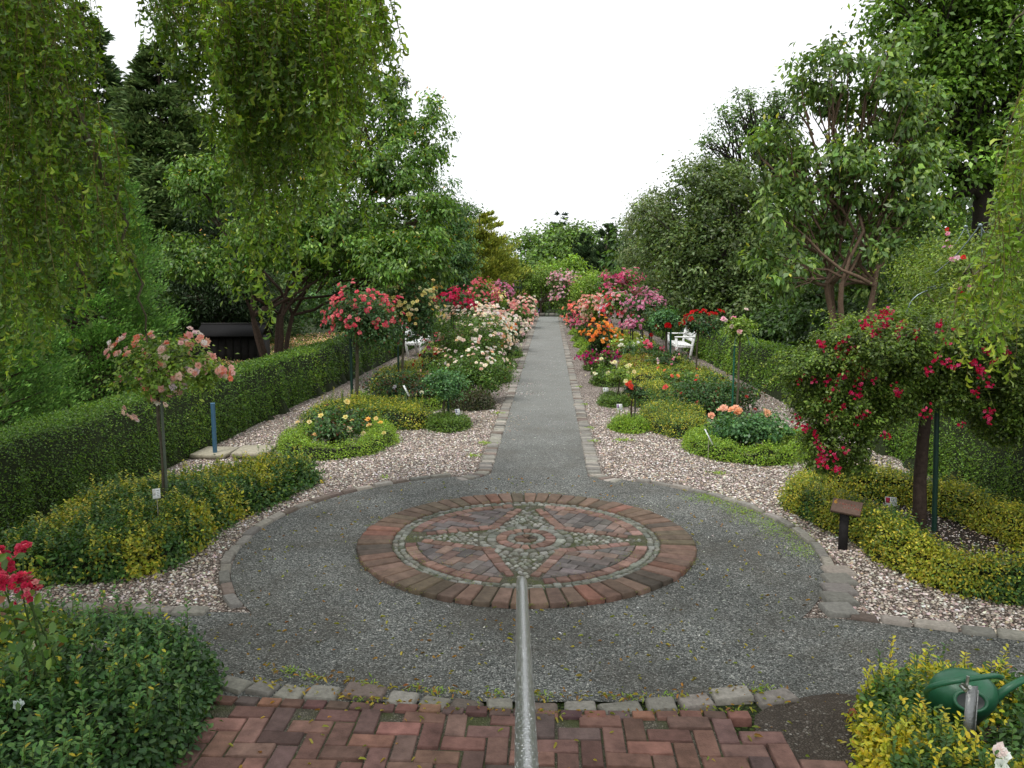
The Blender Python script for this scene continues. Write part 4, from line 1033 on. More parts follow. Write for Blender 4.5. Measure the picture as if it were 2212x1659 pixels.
tube(tr, wob((3.32, 7.17, -.03), f, 9, .03, rng), np.linspace(.062, .046, 9), (.05, .035, .028), 12)
for q in Cc[:170]:
    m = (f + q) / 2; m[2] = max(f[2], q[2]) + .12
    t = np.linspace(0, 1, 7)[:, None]; p = f * (1 - t) ** 2 + 2 * m * t * (1 - t) + q * t ** 2
    tube(tr, p, np.linspace(.011, .003, 7), (.08, .10, .035), 4, False)
Pl = []; 
for k in range(95):                                   # long new shoots arching out of the head
    q = Cc[rng.integers(0, len(Cc))]; d = unit(q - np.array([3.35, 7.17, 1.3]) + rng.normal(size=3) * .3); L = rng.uniform(.15, .48)
    t = np.linspace(0, 1, 9)[:, None]; p = q + d * L * t + np.array([0, 0, .12]) * t - np.array([0, 0, .34]) * t ** 2
    tube(tr, p, np.linspace(.003, .0015, 9), (.14, .18, .05), 3, False)
    i = rng.integers(0, 9, 26); Pl.append(p[i] + rng.normal(size=(26, 3)) * .008)
Pl = np.concatenate(Pl); m = len(Pl)
leaves(a, Pl, rng.normal(size=(m, 3)) + [0, 0, .2], rng.normal(size=(m, 3)) * .4 + [0, 0, 1], .028, .016, palette(rng, [(.16, .25, .06, 2), (.20, .28, .07, 1)], m))
tr.build("trunk", M_BARK, WR, loc, smooth=True); a.build("crown", M_LEAF, WR, loc)
s = Acc(); g0 = (3.52, 7.30, -.03); tube(s, [g0, AT(2024, 880, 7.30)], .023, (.015, .05, .035), 10); s.build("stake", M_PAINT, WR, loc)
zc = [(770, 800), (900, 590), (910, 560), (1000, 600), (1020, 660), (1230, 430), (1250, 510), (1220, 500), (1290, 380), (1330, 360), (1180, 470), (1290, 470), (1390, 480), (1400, 540), (1510, 490), (1510, 530), (1665, 440), (1670, 480),
      (1730, 550), (1760, 470), (1040, 750), (1045, 790), (1110, 690), (1180, 740), (1230, 800), (1145, 820), (1140, 870), (1140, 910), (1080, 910), (1390, 860), (1400, 890), (1600, 745), (1710, 680), (1960, 610),
      (2000, 640), (2090, 600), (2110, 620), (2030, 680), (1900, 690), (1940, 740), (1930, 770), (1780, 710), (2000, 830), (1890, 880), (1590, 1000), (1580, 1020), (1990, 1010), (1990, 1050), (1820, 1095),
      (740, 1040), (750, 1090), (800, 1120), (850, 1160), (870, 1200), (900, 1290), (920, 1330), (950, 1360), (1000, 1380), (990, 1300), (1060, 1260), (1040, 980), (1000, 1040), (940, 1050), (1170, 1020),
      (1130, 1060), (1320, 1160), (935, 920), (1000, 870), (930, 820), (1090, 600), (1150, 600), (1050, 545), (1315, 440), (1430, 440), (1640, 650), (860, 780), (1320, 400), (1195, 440), (1275, 480), (890, 1250), (880, 1330)]
Bp = []
for zx, zy in zc:
    px_, py_ = 1474 + zx * .3334, 553 + zy * .3334; u = np.clip((px_ - 1990) / 300, -1, 1)
    for _ in range(rng.integers(5, 11)):
        Bp.append(AT(px_ + rng.normal() * 5.5, py_ + rng.normal() * 5.5, 7.12 - .52 * sqrt(1 - u * u) + rng.normal() * .04))
Bp = np.array(Bp); place_blooms(WR, loc, rng, Bp, unit(rng.normal(size=(len(Bp), 3)) * .4 + [-.2, -1, .5]), .0138 * rng.uniform(.8, 1.2, len(Bp)), [(.56, .015, .085, 3), (.42, .008, .04, 2), (.70, .10, .22, 1.5)])

# ------------------------------------------------------------------ signs and labels
def name_label(x, y, z, label, tilt=.5, w=.075, h=.05, ang=0.0, pic=(.45, .02, .06), stick=(.35, .33, .27)):
    t = thing("plant_label", label, "plant label", (x, y, 0), "white name labels stuck in the beds"); l = (x, y, 0)
    a = Acc(); tube(a, [(x, y + .005, -.02), (x, y + .005, z)], .0035, stick, 6); a.build("stick", M_WOOD, t, l)
    R = rotz(ang) @ rotx(-tilt) if False else rotz(ang) @ rotx(pi / 2 - tilt)
    a = Acc(); c0 = np.array([x, y, z]); box(a, c0, (w, h, .003), (.72, .74, .72), R); pl_ = a.build("plate", M_PAINT, t, l)
    a = Acc()
    if pic is not None: box(a, c0 + R @ np.array([-w * .27, h * .12, .0022]), (w * .36, h * .6, .0012), pic, R)
    for k in range(4): box(a, c0 + R @ np.array([w * .2, h * (.3 - k * .18), .0022]), (w * (.4 - .06 * (k % 2)), h * .045, .0012), (.15, .16, .16), R)
    a.build("print", M_PAINT, pl_, l); return t
name_label(3.18, 7.45, .235, "white label with a red picture in the bare soil below the drooping rose tree", ang=-.25, w=.10, h=.085)
name_label(-3.30, 6.45, .50, "white name label sticking out of the left euonymus bed beside the slender pink rose tree", ang=.5, w=.06, h=.085, pic=(.5, .5, .46))
name_label(-1.42, 12.25, .24, "white name label on the cushion of the flowerless small rose tree", ang=.6, w=.08, h=.10, pic=(.2, .2, .3))
name_label(1.08, 12.35, .32, "white name label beside the small rose tree with the dark red flower", ang=.1, w=.085, h=.10, pic=(.22, .12, .28))
name_label(1.03, 14.75, .26, "grey white name label behind the dark box cushion with the cream yellow standard", ang=.1, w=.10, h=.08, pic=(.3, .35, .3))
name_label(2.02, 10.15, .30, "narrow pale label edge on in the peach rose ring", ang=1.2, w=.06, h=.22, pic=None)
name_label(-2.35, 13.0, .46, "narrow white label in the olive euonymus below the coral pink rose tree", ang=1.3, w=.06, h=.2, pic=None)
name_label(-3.45, 18.9, .20, "small white label on the gravel strip beside the left hedge", ang=.2, w=.09, h=.16, pic=None)

sg = thing("wooden_sign", "small weathered wooden sign with worn red lettering on a dark post", "sign", (2.51, 6.77, 0)); l = tuple(sg.location)
a = Acc(); box(a, (2.51, 6.77, .16), (.075, .05, .40), (.022, .020, .020), rotz(-.35), bev=.006); a.build("post", M_WOOD, sg, l)
Rs = rotz(-.42) @ rotx(.62) @ rotz(-.10); c0 = np.array([2.515, 6.745, .375])
a = Acc(); box(a, c0, (.235, .145, .028), (.115, .075, .058), Rs, bev=.004); bo_ = a.build("board", M_WOOD, sg, l)
def glyphs(acc, strokes, org, s, col, w=.16):
    for (x0, y0, x1, y1) in strokes:
        m = np.array([(x0 + x1) / 2, (y0 + y1) / 2]) * s + org; L = math.hypot(x1 - x0, y1 - y0) * s + w * s * .5; an = atan2(y1 - y0, x1 - x0)
        box(acc, c0 + Rs @ np.array([m[0], m[1], .0148]), (L, w * s, .002), col, Rs @ rotz(an))
a = Acc()
six = [(.9, 1.7, .3, 1.2), (.3, 1.2, .1, .6), (.1, .6, .25, .1), (.25, .1, .7, 0), (.7, 0, .95, .4), (.95, .4, .65, .8), (.65, .8, .15, .6)]
glyphs(a, six, np.array([-.105, .012]), .024, (.50, .25, .03), .26)
a.build("number", M_PAINT, bo_, l)
a = Acc()                                             # the carved words are worn down to rows of strokes
for row, (yy, k0, k1) in enumerate(((.010, 0, 7), (-.022, 2, 10))):
    for k in range(k0, k1):
        x_ = -.062 + k * .019
        for q in range(3): 
            u = rng.uniform(0, 1, 4); glyphs(a, [(u[0], u[1] * 1.2, u[2], u[3] * 1.2)], np.array([x_, yy]), .013, (.34, .055, .035) if rng.random() < .75 else (.40, .28, .24), .2)
a.build("worn_lettering", M_PAINT, bo_, l)

# ------------------------------------------------------------------ watering can on its bracket
wc = thing("watering_can", "green plastic watering can hooked by its handle on a metal bracket in the right corner", "watering can", (1.98, 3.62, .5)); l = (1.98, 3.62, .5)
GP = (.018, .105, .050)
cw = AT(2086, 1503, 3.72)
def lathe_ell(acc, c, R, prof, k, col, flip=False):
    V = []
    for (r, rz, h) in prof:
        an = np.arange(k) * 2 * pi / k; V.append(c + (np.c_[r * np.cos(an), rz * np.sin(an), np.full(k, h)]) @ R.T)
    V = np.concatenate(V); i = np.arange(len(prof) - 1)[:, None] * k; j = np.arange(k)[None]
    F = np.stack([i + j, i + (j + 1) % k, i + k + (j + 1) % k, i + k + j], -1).reshape(-1, 4); acc.add(V, F, col)
Rw = rotz(-.12) @ rotx(.55) @ roty(.08)
a = Acc()                                             # oval body with a rolled filler mouth in the shoulder
prof = [(.001, .001, -.14), (.125, .09, -.14), (.138, .10, -.125), (.150, .11, -.05), (.155, .115, 0), (.152, .112, .035), (.138, .10, .07), (.105, .078, .098), (.055, .04, .113), (.001, .001, .118)]
lathe_ell(a, cw + np.array([.01, .05, -.02]), Rw, prof, 40, GP); a.build("body", M_PLASTIC, wc, l, smooth=True)
a = Acc(); cm = cw + np.array([-.040, -.118, .035]); Rm = rotz(-.2) @ rotx(.95) @ roty(-.15)
prof = [(.070, .048, -.03), (.074, .052, .012), (.068, .047, .022), (.058, .038, .016), (.054, .034, -.01)]
lathe_ell(a, cm, Rm, prof, 32, GP); fr_ = a.build("filler_rim", M_PLASTIC, wc, l, smooth=True)
a = Acc(); lathe_ell(a, cm, Rm, [(.058, .038, .010), (.0005, .0005, .004)], 32, (.004, .010, .008)); a.build("filler_opening", M_PLASTIC, fr_, l)
a = Acc(); hp = [AT(2003, 1504, 3.60), AT(2000, 1490, 3.55), AT(2022, 1479, 3.50), AT(2068, 1470, 3.47), AT(2115, 1463, 3.48), AT(2150, 1459, 3.53), AT(2162, 1463, 3.58)]
hp = smooth_poly3 = np.array(hp)
def sm3(p, n=2):
    for _ in range(n): q = np.stack([p[:-1] * .75 + p[1:] * .25, p[:-1] * .25 + p[1:] * .75], 1).reshape(-1, 3); p = np.concatenate([p[:1], q, p[-1:]])
    return p
tube(a, sm3(hp), .0125, GP, 12); a.build("handle", M_PLASTIC, wc, l, smooth=True)
a = Acc(); sp0 = cw + np.array([.13, .03, -.06]); sp1 = AT(2178, 1482, 3.72); sp2 = AT(2262, 1448, 3.80); tube(a, sm3(np.array([sp0, sp1, sp2])), np.linspace(.024, .013, 9)[:len(sm3(np.array([sp0, sp1, sp2])))] if len(sm3(np.array([sp0, sp1, sp2]))) <= 9 else np.linspace(.024, .013, len(sm3(np.array([sp0, sp1, sp2])))), GP, 12)
sp_ = a.build("spout", M_PLASTIC, wc, l, smooth=True)
a = Acc(); Rr = rotz(-.2) @ roty(1.1); lathe_ell(a, sp2, Rr, [(.013, .013, -.02), (.032, .032, .015), (.030, .030, .022), (.001, .001, .027)], 20, GP); a.build("rose_head", M_PLASTIC, sp_, l, smooth=True)
pw = thing("metal_bracket", "flat grey metal bracket with a bolt holding up the watering can", "bracket", (1.96, 3.46, 0)); l2 = (1.96, 3.46, 0)
pb = AT(2100, 1482, 3.44)
a = Acc(); zt = pb[2]; box(a, (pb[0], pb[1], zt / 2), (.050, .006, zt), (.20, .205, .20), rotz(.05)); box(a, (pb[0] + .027, pb[1] + .016, zt / 2 - .01), (.005, .035, zt - .02), (.20, .205, .20), rotz(.05)); a.build("upright", M_STEEL, pw, l2)
a = Acc(); q = AT(2088, 1477, 3.45); tube(a, [q + [0, .03, -.02], q + [0, -.03, .0]], .009, (.4, .41, .38), 8); tube(a, [q + [-.02, .01, -.014], q + [-.02, -.035, -.014]], .008, (.4, .41, .38), 8); tube(a, [q + [.0, -.0, -.02], q + [.004, .0, .035]], .007, (.4, .41, .38), 8)
a.build("bolt", M_STEEL, pw, l2)

# ------------------------------------------------------------------ blue post, slabs, brick end, benches, shed
p = thing("blue_post", "blue painted pole standing behind the left euonymus bed against the hedge", "post", (-4.30, 10.0, 0))
a = Acc(); tpz = AT(457, 872, 10.0)[2]; tube(a, [(-4.31, 10, -.03), (-4.31, 10, tpz)], .028, (.05, .125, .20), 14); po_ = a.build("pole", M_PAINT, p, p.location, smooth=True)
a = Acc(); tube(a, [(-4.31, 10, tpz), (-4.31, 10, tpz + .008)], .030, (.10, .22, .34), 14); a.build("cap", M_PAINT, p, p.location)
for k, (x_, y_, z_, an, lb) in enumerate(((-3.84, 10.12, .06, .06, "right one of two pale concrete slabs lying in front of the left hedge"), (-4.36, 10.12, .035, -.04, "left one of two pale concrete slabs at the foot of the blue post"))):
    a = Acc(); box(a, (x_, y_, z_), (.44, .50, .06), (.36, .33, .25), rotz(an), bev=.008); tag(a.build("paving_slab", M_STONE, None, (x_, y_, 0)), lb, "slab", "concrete slabs by the hedge")
a = Acc(); box(a, (1.62, 4.02, .04), (.075, .07, .06), (.27, .09, .055), rotz(.5) @ rotx(.3), bev=.012); tag(a.build("brick_fragment", M_BRICK, None, (1.62, 4.02, 0)), "broken bit of red brick on the bare soil beside the brick paving", "brick")

def bench(name, label, x, y0, y1, face):              # white slatted bench along Y; face -1 looks to -X
    WH = (.80, .81, .80); t = thing(name, label, "bench", (x, (y0 + y1) / 2, 0), "white garden benches against the hedges"); l = tuple(t.location)
    f = face; L = y1 - y0
    for yy in (y0 + .03, y1 - .03):
        a = Acc(); box(a, (x + f * .25, yy, .31), (.07, .055, .62), WH, roty(f * .06), bev=.006); a.build("leg", M_PAINT, t, l)
        a = Acc(); box(a, (x - f * .20, yy, .45), (.07, .055, .90), WH, roty(-f * .16), bev=.006); a.build("leg", M_PAINT, t, l)
        a = Acc(); box(a, (x + f * .03, yy, .645), (.56, .085, .035), WH, bev=.006); box(a, (x + f * .02, yy, .375), (.46, .04, .07), WH, bev=.005); a.build("armrest", M_PAINT, t, l)
    a = Acc()
    for k in range(6): box(a, (x + f * (.24 - k * .083), (y0 + y1) / 2, .425 - .006 * k), (.068, L, .026), WH, bev=.004)
    box(a, (x + f * .255, (y0 + y1) / 2, .375), (.028, L, .08), WH); a.build("seat", M_PAINT, t, l)
    a = Acc()
    for k in range(3): box(a, (x - f * (.225 + .018 * k), (y0 + y1) / 2, .55 + k * .13), (.022, L - .02, .105), WH, roty(-f * .16), bev=.004)
    box(a, (x - f * .275, (y0 + y1) / 2, .93), (.03, L, .06), WH, bev=.004); a.build("backrest", M_PAINT, t, l)
    return t
bench("garden_bench", "white wooden bench against the right hedge behind the red rose trees", 3.82, 22.85, 24.5, -1)
bench("garden_bench", "white wooden bench against the left hedge half hidden below the yellow rose tree", -4.02, 23.3, 24.9, 1)

sh = thing("compost_shed", "low dark wooden shed with a tarred ridge roof behind the left hedge", "shed", (-7.4, 18.6, 0)); l = tuple(sh.location); DW = (.016, .014, .013)
a = Acc(); Rh = rotz(.10)
for k in range(9): box(a, np.array([-7.4, 18.6, 0]) + Rh @ np.array([-.68 + k * .17, -.45, .5]), (.16, .03, 1.0), np.array(DW) * rng.uniform(.7, 1.3), Rh)
for k in range(5): box(a, np.array([-7.4, 18.6, 0]) + Rh @ np.array([-.77, -.36 + k * .18, .5]), (.03, .165, 1.0), np.array(DW) * rng.uniform(.7, 1.3), Rh)
box(a, np.array([-7.4, 18.6, 0]) + Rh @ np.array([0, .0, .48]), (1.40, .82, .96), DW, Rh); a.build("walls", M_WOOD, sh, l)
a = Acc()
for s, an in ((-1, .42), (1, -.42)): box(a, np.array([-7.4, 18.6, 0]) + Rh @ np.array([0, s * .27, 1.10]), (1.50, .66, .035), (.010, .0095, .010), Rh @ rotx(an))
box(a, np.array([-7.4, 18.6, 0]) + Rh @ np.array([0, 0, 1.235]), (1.52, .09, .03), (.035, .034, .033), Rh); a.build("roof", M_WOOD, sh, l)

# ================================================================== TREES
G1 = [(.055, .12, .03, 3), (.085, .17, .04, 2), (.13, .22, .05, 1)]
G2 = [(.035, .085, .035, 3), (.055, .12, .05, 2), (.09, .16, .06, 1)]
GT = [(.065, .13, .055, 3), (.10, .17, .07, 2), (.04, .08, .03, 2)]
# left: many stemmed ornamental cherry behind the hedge
tree("cherry_tree", "many stemmed tree with drooping pointed leaves rising behind the left hedge", (-6.0, 17.2),
     [bl(440, 400, 17, 60, 60), bl(420, 560, 17, 60, 60), bl(560, 330, 17.5, 80, 100), bl(600, 500, 16.6, 100, 80), bl(700, 300, 18, 90, 110), bl(720, 480, 16.5, 100, 100), bl(830, 240, 18, 60, 80), bl(850, 370, 17.5, 80, 90),
      bl(900, 480, 17, 75, 80), bl(930, 300, 18, 42, 85), bl(840, 560, 16.2, 90, 50), bl(720, 575, 16.8, 70, 28), bl(945, 560, 17, 42, 50), bl(515, 600, 16.4, 45, 30)],
     620, 62000, .20, .105, G1, trunk_r=.135, stems=5, fork=.26, bark=(.075, .05, .038), seed=101, twigs=150, spread=.55, droop=.8, wr=.42, tip=(900, [(.45, .30, .08, 1), (.40, .19, .07, 1), (.25, .28, .08, 1)]), hollow=.35)
# right: magnolia like tree with large leaves
tree("magnolia_tree", "open tree with large pointed leaves and thin brown stems rising behind the right hedge", (6.05, 16.6),
     [bl(1790, 160, 16.5, 62, 75), bl(1730, 190, 16.5, 42, 42), bl(1905, 130, 16.5, 55, 80), bl(1880, 250, 16.6, 90, 70), bl(1990, 250, 17, 60, 70), bl(1680, 340, 16.4, 70, 70), bl(1790, 370, 16.4, 90, 80), bl(1910, 380, 16.5, 100, 75),
      bl(2000, 360, 16.6, 50, 60), bl(1680, 470, 16.2, 65, 50), bl(1760, 500, 16.8, 60, 40), bl(1920, 500, 16.4, 80, 60), bl(1700, 590, 16.2, 70, 40), bl(1880, 610, 16.8, 50, 34), bl(1960, 440, 16.5, 80, 55), bl(1650, 560, 16.2, 45, 35)],
     300, 14500, .21, .145, [(.075, .14, .045, 3), (.115, .19, .055, 2), (.05, .10, .035, 2)], trunk_r=.15, stems=5, fork=.34, bark=(.15, .10, .07), seed=103, twigs=190, spread=.5, droop=.8, wr=.45, hollow=.3,
     tip=(200, [(.30, .33, .09, 1)]))
tree("hawthorn_tree", "dark grey green dense tree with airy top twigs standing right of the far path", (6.3, 27),
     [bl(1560, 560, 27, 110, 100), bl(1470, 560, 28, 80, 90), bl(1600, 450, 27, 90, 80), bl(1530, 400, 28, 80, 60), bl(1650, 600, 26, 70, 80), bl(1480, 640, 27, 70, 60), bl(1600, 660, 26, 90, 50), bl(1430, 480, 28, 50, 60)],
     520, 42000, .36, .13, [(.07, .115, .05, 3), (.10, .15, .07, 2), (.045, .08, .03, 2)], trunk_r=.22, stems=2, fork=.3, bark=(.05, .04, .035), seed=105, twigs=80, wr=.5, hollow=.5)
tree("airy_tree", "sparse tree with dark twiggy branches against the sky on the right", (8.2, 29),
     [bl(1560, 310, 29, 42, 60), bl(1620, 250, 29, 60, 50), bl(1520, 400, 29, 50, 50), bl(1660, 330, 29, 60, 60), bl(1600, 400, 29, 60, 50), bl(1680, 240, 29, 50, 40)],
     230, 8500, .26, .12, GT, trunk_r=.26, stems=4, fork=.42, bark=(.04, .033, .028), seed=106, twigs=220, spread=.8, wr=.5, hollow=.3)
tree("willow_leaved_pear", "silvery green round tree at the far right of the path", (6.6, 38),
     [bl(1400, 500, 38, 52, 75), bl(1390, 570, 38, 48, 60), bl(1440, 540, 38, 60, 80), bl(1370, 470, 38, 26, 30), bl(1415, 450, 38, 40, 38)],
     240, 14000, .34, .15, [(.11, .16, .10, 3), (.15, .20, .13, 2), (.07, .11, .06, 1)], trunk_r=.2, seed=107, twigs=20, wr=.3, droop=.8)
tree("tall_dark_tree", "tall dark leafy tree filling the upper right corner", (12.6, 24.5),
     [bl(2000, 30, 24, 110, 90), bl(2110, 100, 24, 120, 110), bl(1960, 150, 24.5, 70, 100), bl(2050, 230, 24, 100, 90), bl(2180, 230, 24, 90, 110), bl(2100, 340, 24, 80, 60), bl(2000, 330, 24.5, 70, 60), bl(2200, 380, 24, 50, 50),
      bl(2120, -60, 24, 150, 90), bl(1960, -20, 24.5, 60, 60), bl(2040, 430, 24, 42, 60), bl(2230, 60, 24, 80, 100)],
     420, 30000, .40, .17, [(.08, .165, .035, 3), (.12, .22, .045, 2), (.05, .10, .025, 1.5)], trunk_r=.36, stems=1, fork=.45, bark=(.035, .028, .022), seed=109, twigs=120, wr=.55, hollow=.45, lean=(-.2, 0))
tree("birch_tree", "light crowned tree with hanging twigs at the right edge behind the metal frame", (15.5, 27),
     [bl(2180, 500, 27, 70, 60), bl(2230, 420, 27, 70, 60), bl(2120, 560, 27, 60, 50), bl(2240, 600, 27, 60, 60), bl(2180, 640, 27, 90, 50)],
     240, 10000, .4, .15, G1, trunk_r=.2, seed=111, twigs=60, wr=.5, hollow=.3)
# left conifers
for k, (b_, h_, r_, nn, lb) in enumerate((((-7.1, 12.2), 4.9, 1.35, 100000, "feathery bright green thuja directly behind the left hedge"),
                                         ((-7.0, 9.2), 4.6, 1.25, 60000, "nearest green thuja behind the left hedge, seen through the willow"),
                                         ((-8.8, 11.5), 6.4, 1.5, 50000, "tallest green thuja at the left edge"))):
    conifer("thuja", lb, b_, h_, r_, nn, .055, [(.075, .17, .045, 3), (.11, .23, .055, 3), (.16, .30, .07, 1)], seed=120 + k, sharp=.62, branches=620, up=.38, wr=.36, ragged=.26, low=.01, cat="conifer", group="thujas behind the left hedge", spray=1.1)
conifer("spruce", "dark spruce with a pointed top behind the thujas, left of the willow curtain", (-11.0, 23), 8.9, 3.0, 150000, .20, [(.065, .11, .045, 3), (.10, .15, .055, 1)], seed=130, sharp=.75, branches=800, up=.1, wr=.30, spray=1.8, low=.03, cat="conifer", trunk_r=.18, ragged=.3)
conifer("spruce", "taller dark spruce partly hidden by the left willow strands", (-13.6, 24), 10.2, 2.8, 110000, .20, [(.055, .10, .045, 3), (.08, .13, .05, 1)], seed=131, sharp=.75, branches=700, up=.1, wr=.30, spray=1.8, cat="conifer", trunk_r=.18, ragged=.3)
conifer("spruce", "dark spruce standing lower behind the ornamental cherry", (-12.0, 29), 8.0, 3.0, 40000, .22, [(.020, .046, .022, 3), (.03, .065, .028, 1)], seed=132, sharp=.7, branches=340, up=.05, wr=.22, cat="conifer", trunk_r=.18)
tree("yew", "almost black yew behind the dark shed", (-8.6, 20.6), [bl(460, 560, 20.5, 80, 120), bl(420, 640, 20, 60, 80), bl(510, 620, 20.5, 60, 80), bl(470, 460, 20.5, 45, 50), bl(560, 660, 21, 60, 60)], 260, 24000, .3, .09,
     [(.012, .028, .010, 3), (.02, .04, .014, 1)], trunk_r=.15, seed=133, twigs=20, wr=.3, hollow=.6, mat=M_NEEDLE)
conifer("golden_cypress", "golden yellow cypress with nodding sprays left of the end of the path", (-4.4, 50), 6.2, 2.9, 42000, .20, [(.24, .28, .05, 3), (.17, .21, .04, 3), (.09, .12, .025, 2)], seed=134, sharp=.55, branches=230, up=.45, wr=.35, low=.02, cat="conifer", ragged=.35, spray=1.2)
for k, (x_, y_, h_, r_, lb) in enumerate(((3.9, 57, 5.9, 1.25, "tallest of three dark narrow conifers beyond the end of the path"), (2.4, 58, 5.2, 1.1, "left one of the dark narrow conifers beyond the end of the path"), (5.4, 57, 4.6, 1.3, "right, shortest one of the dark narrow conifers beyond the path"))):
    conifer("cypress", lb, (x_, y_), h_, r_ * 1.1, 26000, .22, [(.035, .065, .035, 3), (.055, .09, .045, 1)], seed=140 + k, sharp=.5, branches=200, up=.7, wr=.3, cat="conifer", group="dark narrow conifers at the end", low=.01)
conifer("spruce", "small dark pine top poking out behind the round tree at the end", (1.0, 82), 9.0, 2.6, 5000, .45, [(.02, .045, .03, 1)], seed=145, sharp=.8, branches=70, up=.1, wr=.2, cat="conifer", ragged=.5)
tree("maple_tree", "broad light green tree closing the view at the end of the path", (.4, 66), [bl(1150, 570, 66, 70, 60), bl(1215, 545, 66, 80, 60), bl(1270, 540, 66, 60, 55), bl(1120, 610, 66, 50, 50), bl(1200, 600, 64, 90, 40), bl(1300, 590, 66, 60, 50), bl(1235, 515, 67, 50, 25)],
     300, 22000, .7, .30, [(.08, .15, .045, 3), (.11, .20, .05, 2), (.05, .10, .035, 1)], trunk_r=.35, seed=147, twigs=10, wr=.55)
tree("ash_tree", "dark green tree with drooping leaves left of the golden cypress", (-8.2, 40), [bl(950, 470, 40, 55, 90), bl(975, 540, 40, 50, 70), bl(930, 560, 40, 60, 70), bl(990, 590, 40, 40, 60), bl(920, 620, 40, 60, 50)], 260, 17000, .4, .2, G2, trunk_r=.25, seed=148, twigs=20, wr=.35, droop=.8)
tree("acacia_tree", "pale feathery tree peeping out between the ash and the golden cypress", (-8.5, 58), [bl(1010, 490, 58, 36, 50), bl(1040, 540, 58, 40, 50), bl(1085, 560, 58, 40, 40)], 120, 6000, .5, .22, GT, trunk_r=.2, seed=149, twigs=30, hollow=.3)
# mid-height shrubs behind the hedges, down both sides
SH = [(-9.6, 13.5, 1.4, 2.2), (-9.4, 16.5, 1.2, 2.4), (-10.5, 19, 1.5, 2.6), (-8.9, 26, 1.8, 2.9), (-7.6, 31, 1.7, 2.8), (-7.2, 36, 1.8, 3.0), (-6.6, 44, 2.2, 3.0), (-3.2, 52, 2.0, 2.2)]
for k, (x_, y_, r_, h_) in enumerate(SH):
    lb = ["dark shrub behind the nearest thujas", "dark shrub between thuja and shed", "dark shrub behind the shed", "leafy shrub right behind the cherry trunk", "green shrub behind the left hedge beyond the cherry",
          "green shrub farther along the left hedge", "last green shrub behind the left hedge", "low green shrub under the golden cypress"][k]
    tree("tall_shrub", lb, (x_, y_), [(x_, y_, h_ * .45, r_, r_, h_ * .45), (x_ + r_ * .4, y_ - .3, h_ * .6, r_ * .6, r_ * .6, h_ * .35), (x_ - r_ * .4, y_, h_ * .62, r_ * .6, r_ * .6, h_ * .33)], 130, 7500, .28, .12 if y_ < 30 else .17,
         [(.025, .055, .018, 3), (.04, .08, .025, 1)] if k < 3 else G2, trunk_r=.08, seed=160 + k, twigs=6, cat="shrub", group="shrubs behind the left hedge")
SH = [(6.2, 12.9, 1.3, 2.1, 3), (6.6, 15.0, .9, 1.7, 2), (7.2, 18.6, 1.9, 3.0, 1), (6.4, 21.5, 1.1, 1.8, 1), (7.0, 33, 1.6, 2.4, 1), (9.6, 14, 1.6, 3.0, 3), (11, 18, 2.0, 3.2, 1), (9.5, 22.5, 2, 3.4, 1), (5.4, 42, 1.6, 2.6, 1), (13, 13, 2.2, 3.4, 3), (4.6, 50, 2.0, 3.0, 1)]
for k, (x_, y_, r_, h_, c_) in enumerate(SH):
    lb = ["light yellow green rose thicket behind the right hedge below the large leaved tree", "grey green lavender like shrub behind the right hedge", "dark shrub under the large leaved tree", "low shrub behind the right hedge near the bench",
          "dark shrub behind the hedge at the right far end", "tall yellow green climbing thicket right of the large leaved tree", "dark thicket behind the yellow green one on the right", "deep green thicket between the two big right trees",
          "round shrub behind the far right hedge", "leafy thicket at the right edge of the view", "last shrub right of the end of the path"][k]
    pal = {1: [(.03, .065, .02, 3), (.05, .10, .03, 1)], 2: [(.09, .13, .07, 3), (.13, .17, .10, 1)], 3: [(.10, .165, .04, 3), (.14, .20, .05, 2), (.07, .12, .03, 1)]}[c_]
    tree("tall_shrub", lb, (x_, y_), [(x_, y_, h_ * .45, r_, r_, h_ * .45), (x_ + r_ * .4, y_ - .3, h_ * .6, r_ * .6, r_ * .6, h_ * .35), (x_ - r_ * .4, y_, h_ * .62, r_ * .6, r_ * .6, h_ * .33)], 150, 9500 if c_ != 3 else 15000, .26, .085 if y_ < 16 else .13,
         pal, trunk_r=.07, seed=180 + k, twigs=14, cat="shrub", group="shrubs behind the right hedge")
for k, (px_, Y_, rx_, top_, lb) in enumerate(((300, 44, 7, 8, "large tree far behind the spruces on the left"), (480, 46, 7, 8, "large tree far behind the dark yew"), (690, 48, 6, 7.5, "large tree far behind the ornamental cherry"), (870, 52, 5, 6.5, "large tree far behind the ash on the left"),
                                                (1480, 50, 5, 6.5, "large tree far behind the hawthorn"), (1700, 46, 6, 7, "large tree far behind the large leaved tree"), (1900, 44, 7, 6.5, "large tree far behind the tall dark tree"), (2130, 42, 7, 7, "large tree far behind the metal arch"))):
    q = AT(px_, 600, Y_); x_ = q[0]
    tree("background_tree", lb, (x_, Y_), [(x_, Y_, top_ * .35, rx_ * .8, 2.5, top_ * .35), (x_ - rx_ * .45, Y_, top_ * .55, rx_ * .5, 2, top_ * .33), (x_ + rx_ * .4, Y_ + .5, top_ * .6, rx_ * .5, 2, top_ * .3), (x_, Y_, top_ * .78, rx_ * .45, 2, top_ * .2)],
         240, 8500, .9, .36, [(.04, .085, .03, 3), (.06, .12, .04, 1)], trunk_r=.3, seed=230 + k, twigs=0, group="large trees far behind the garden")
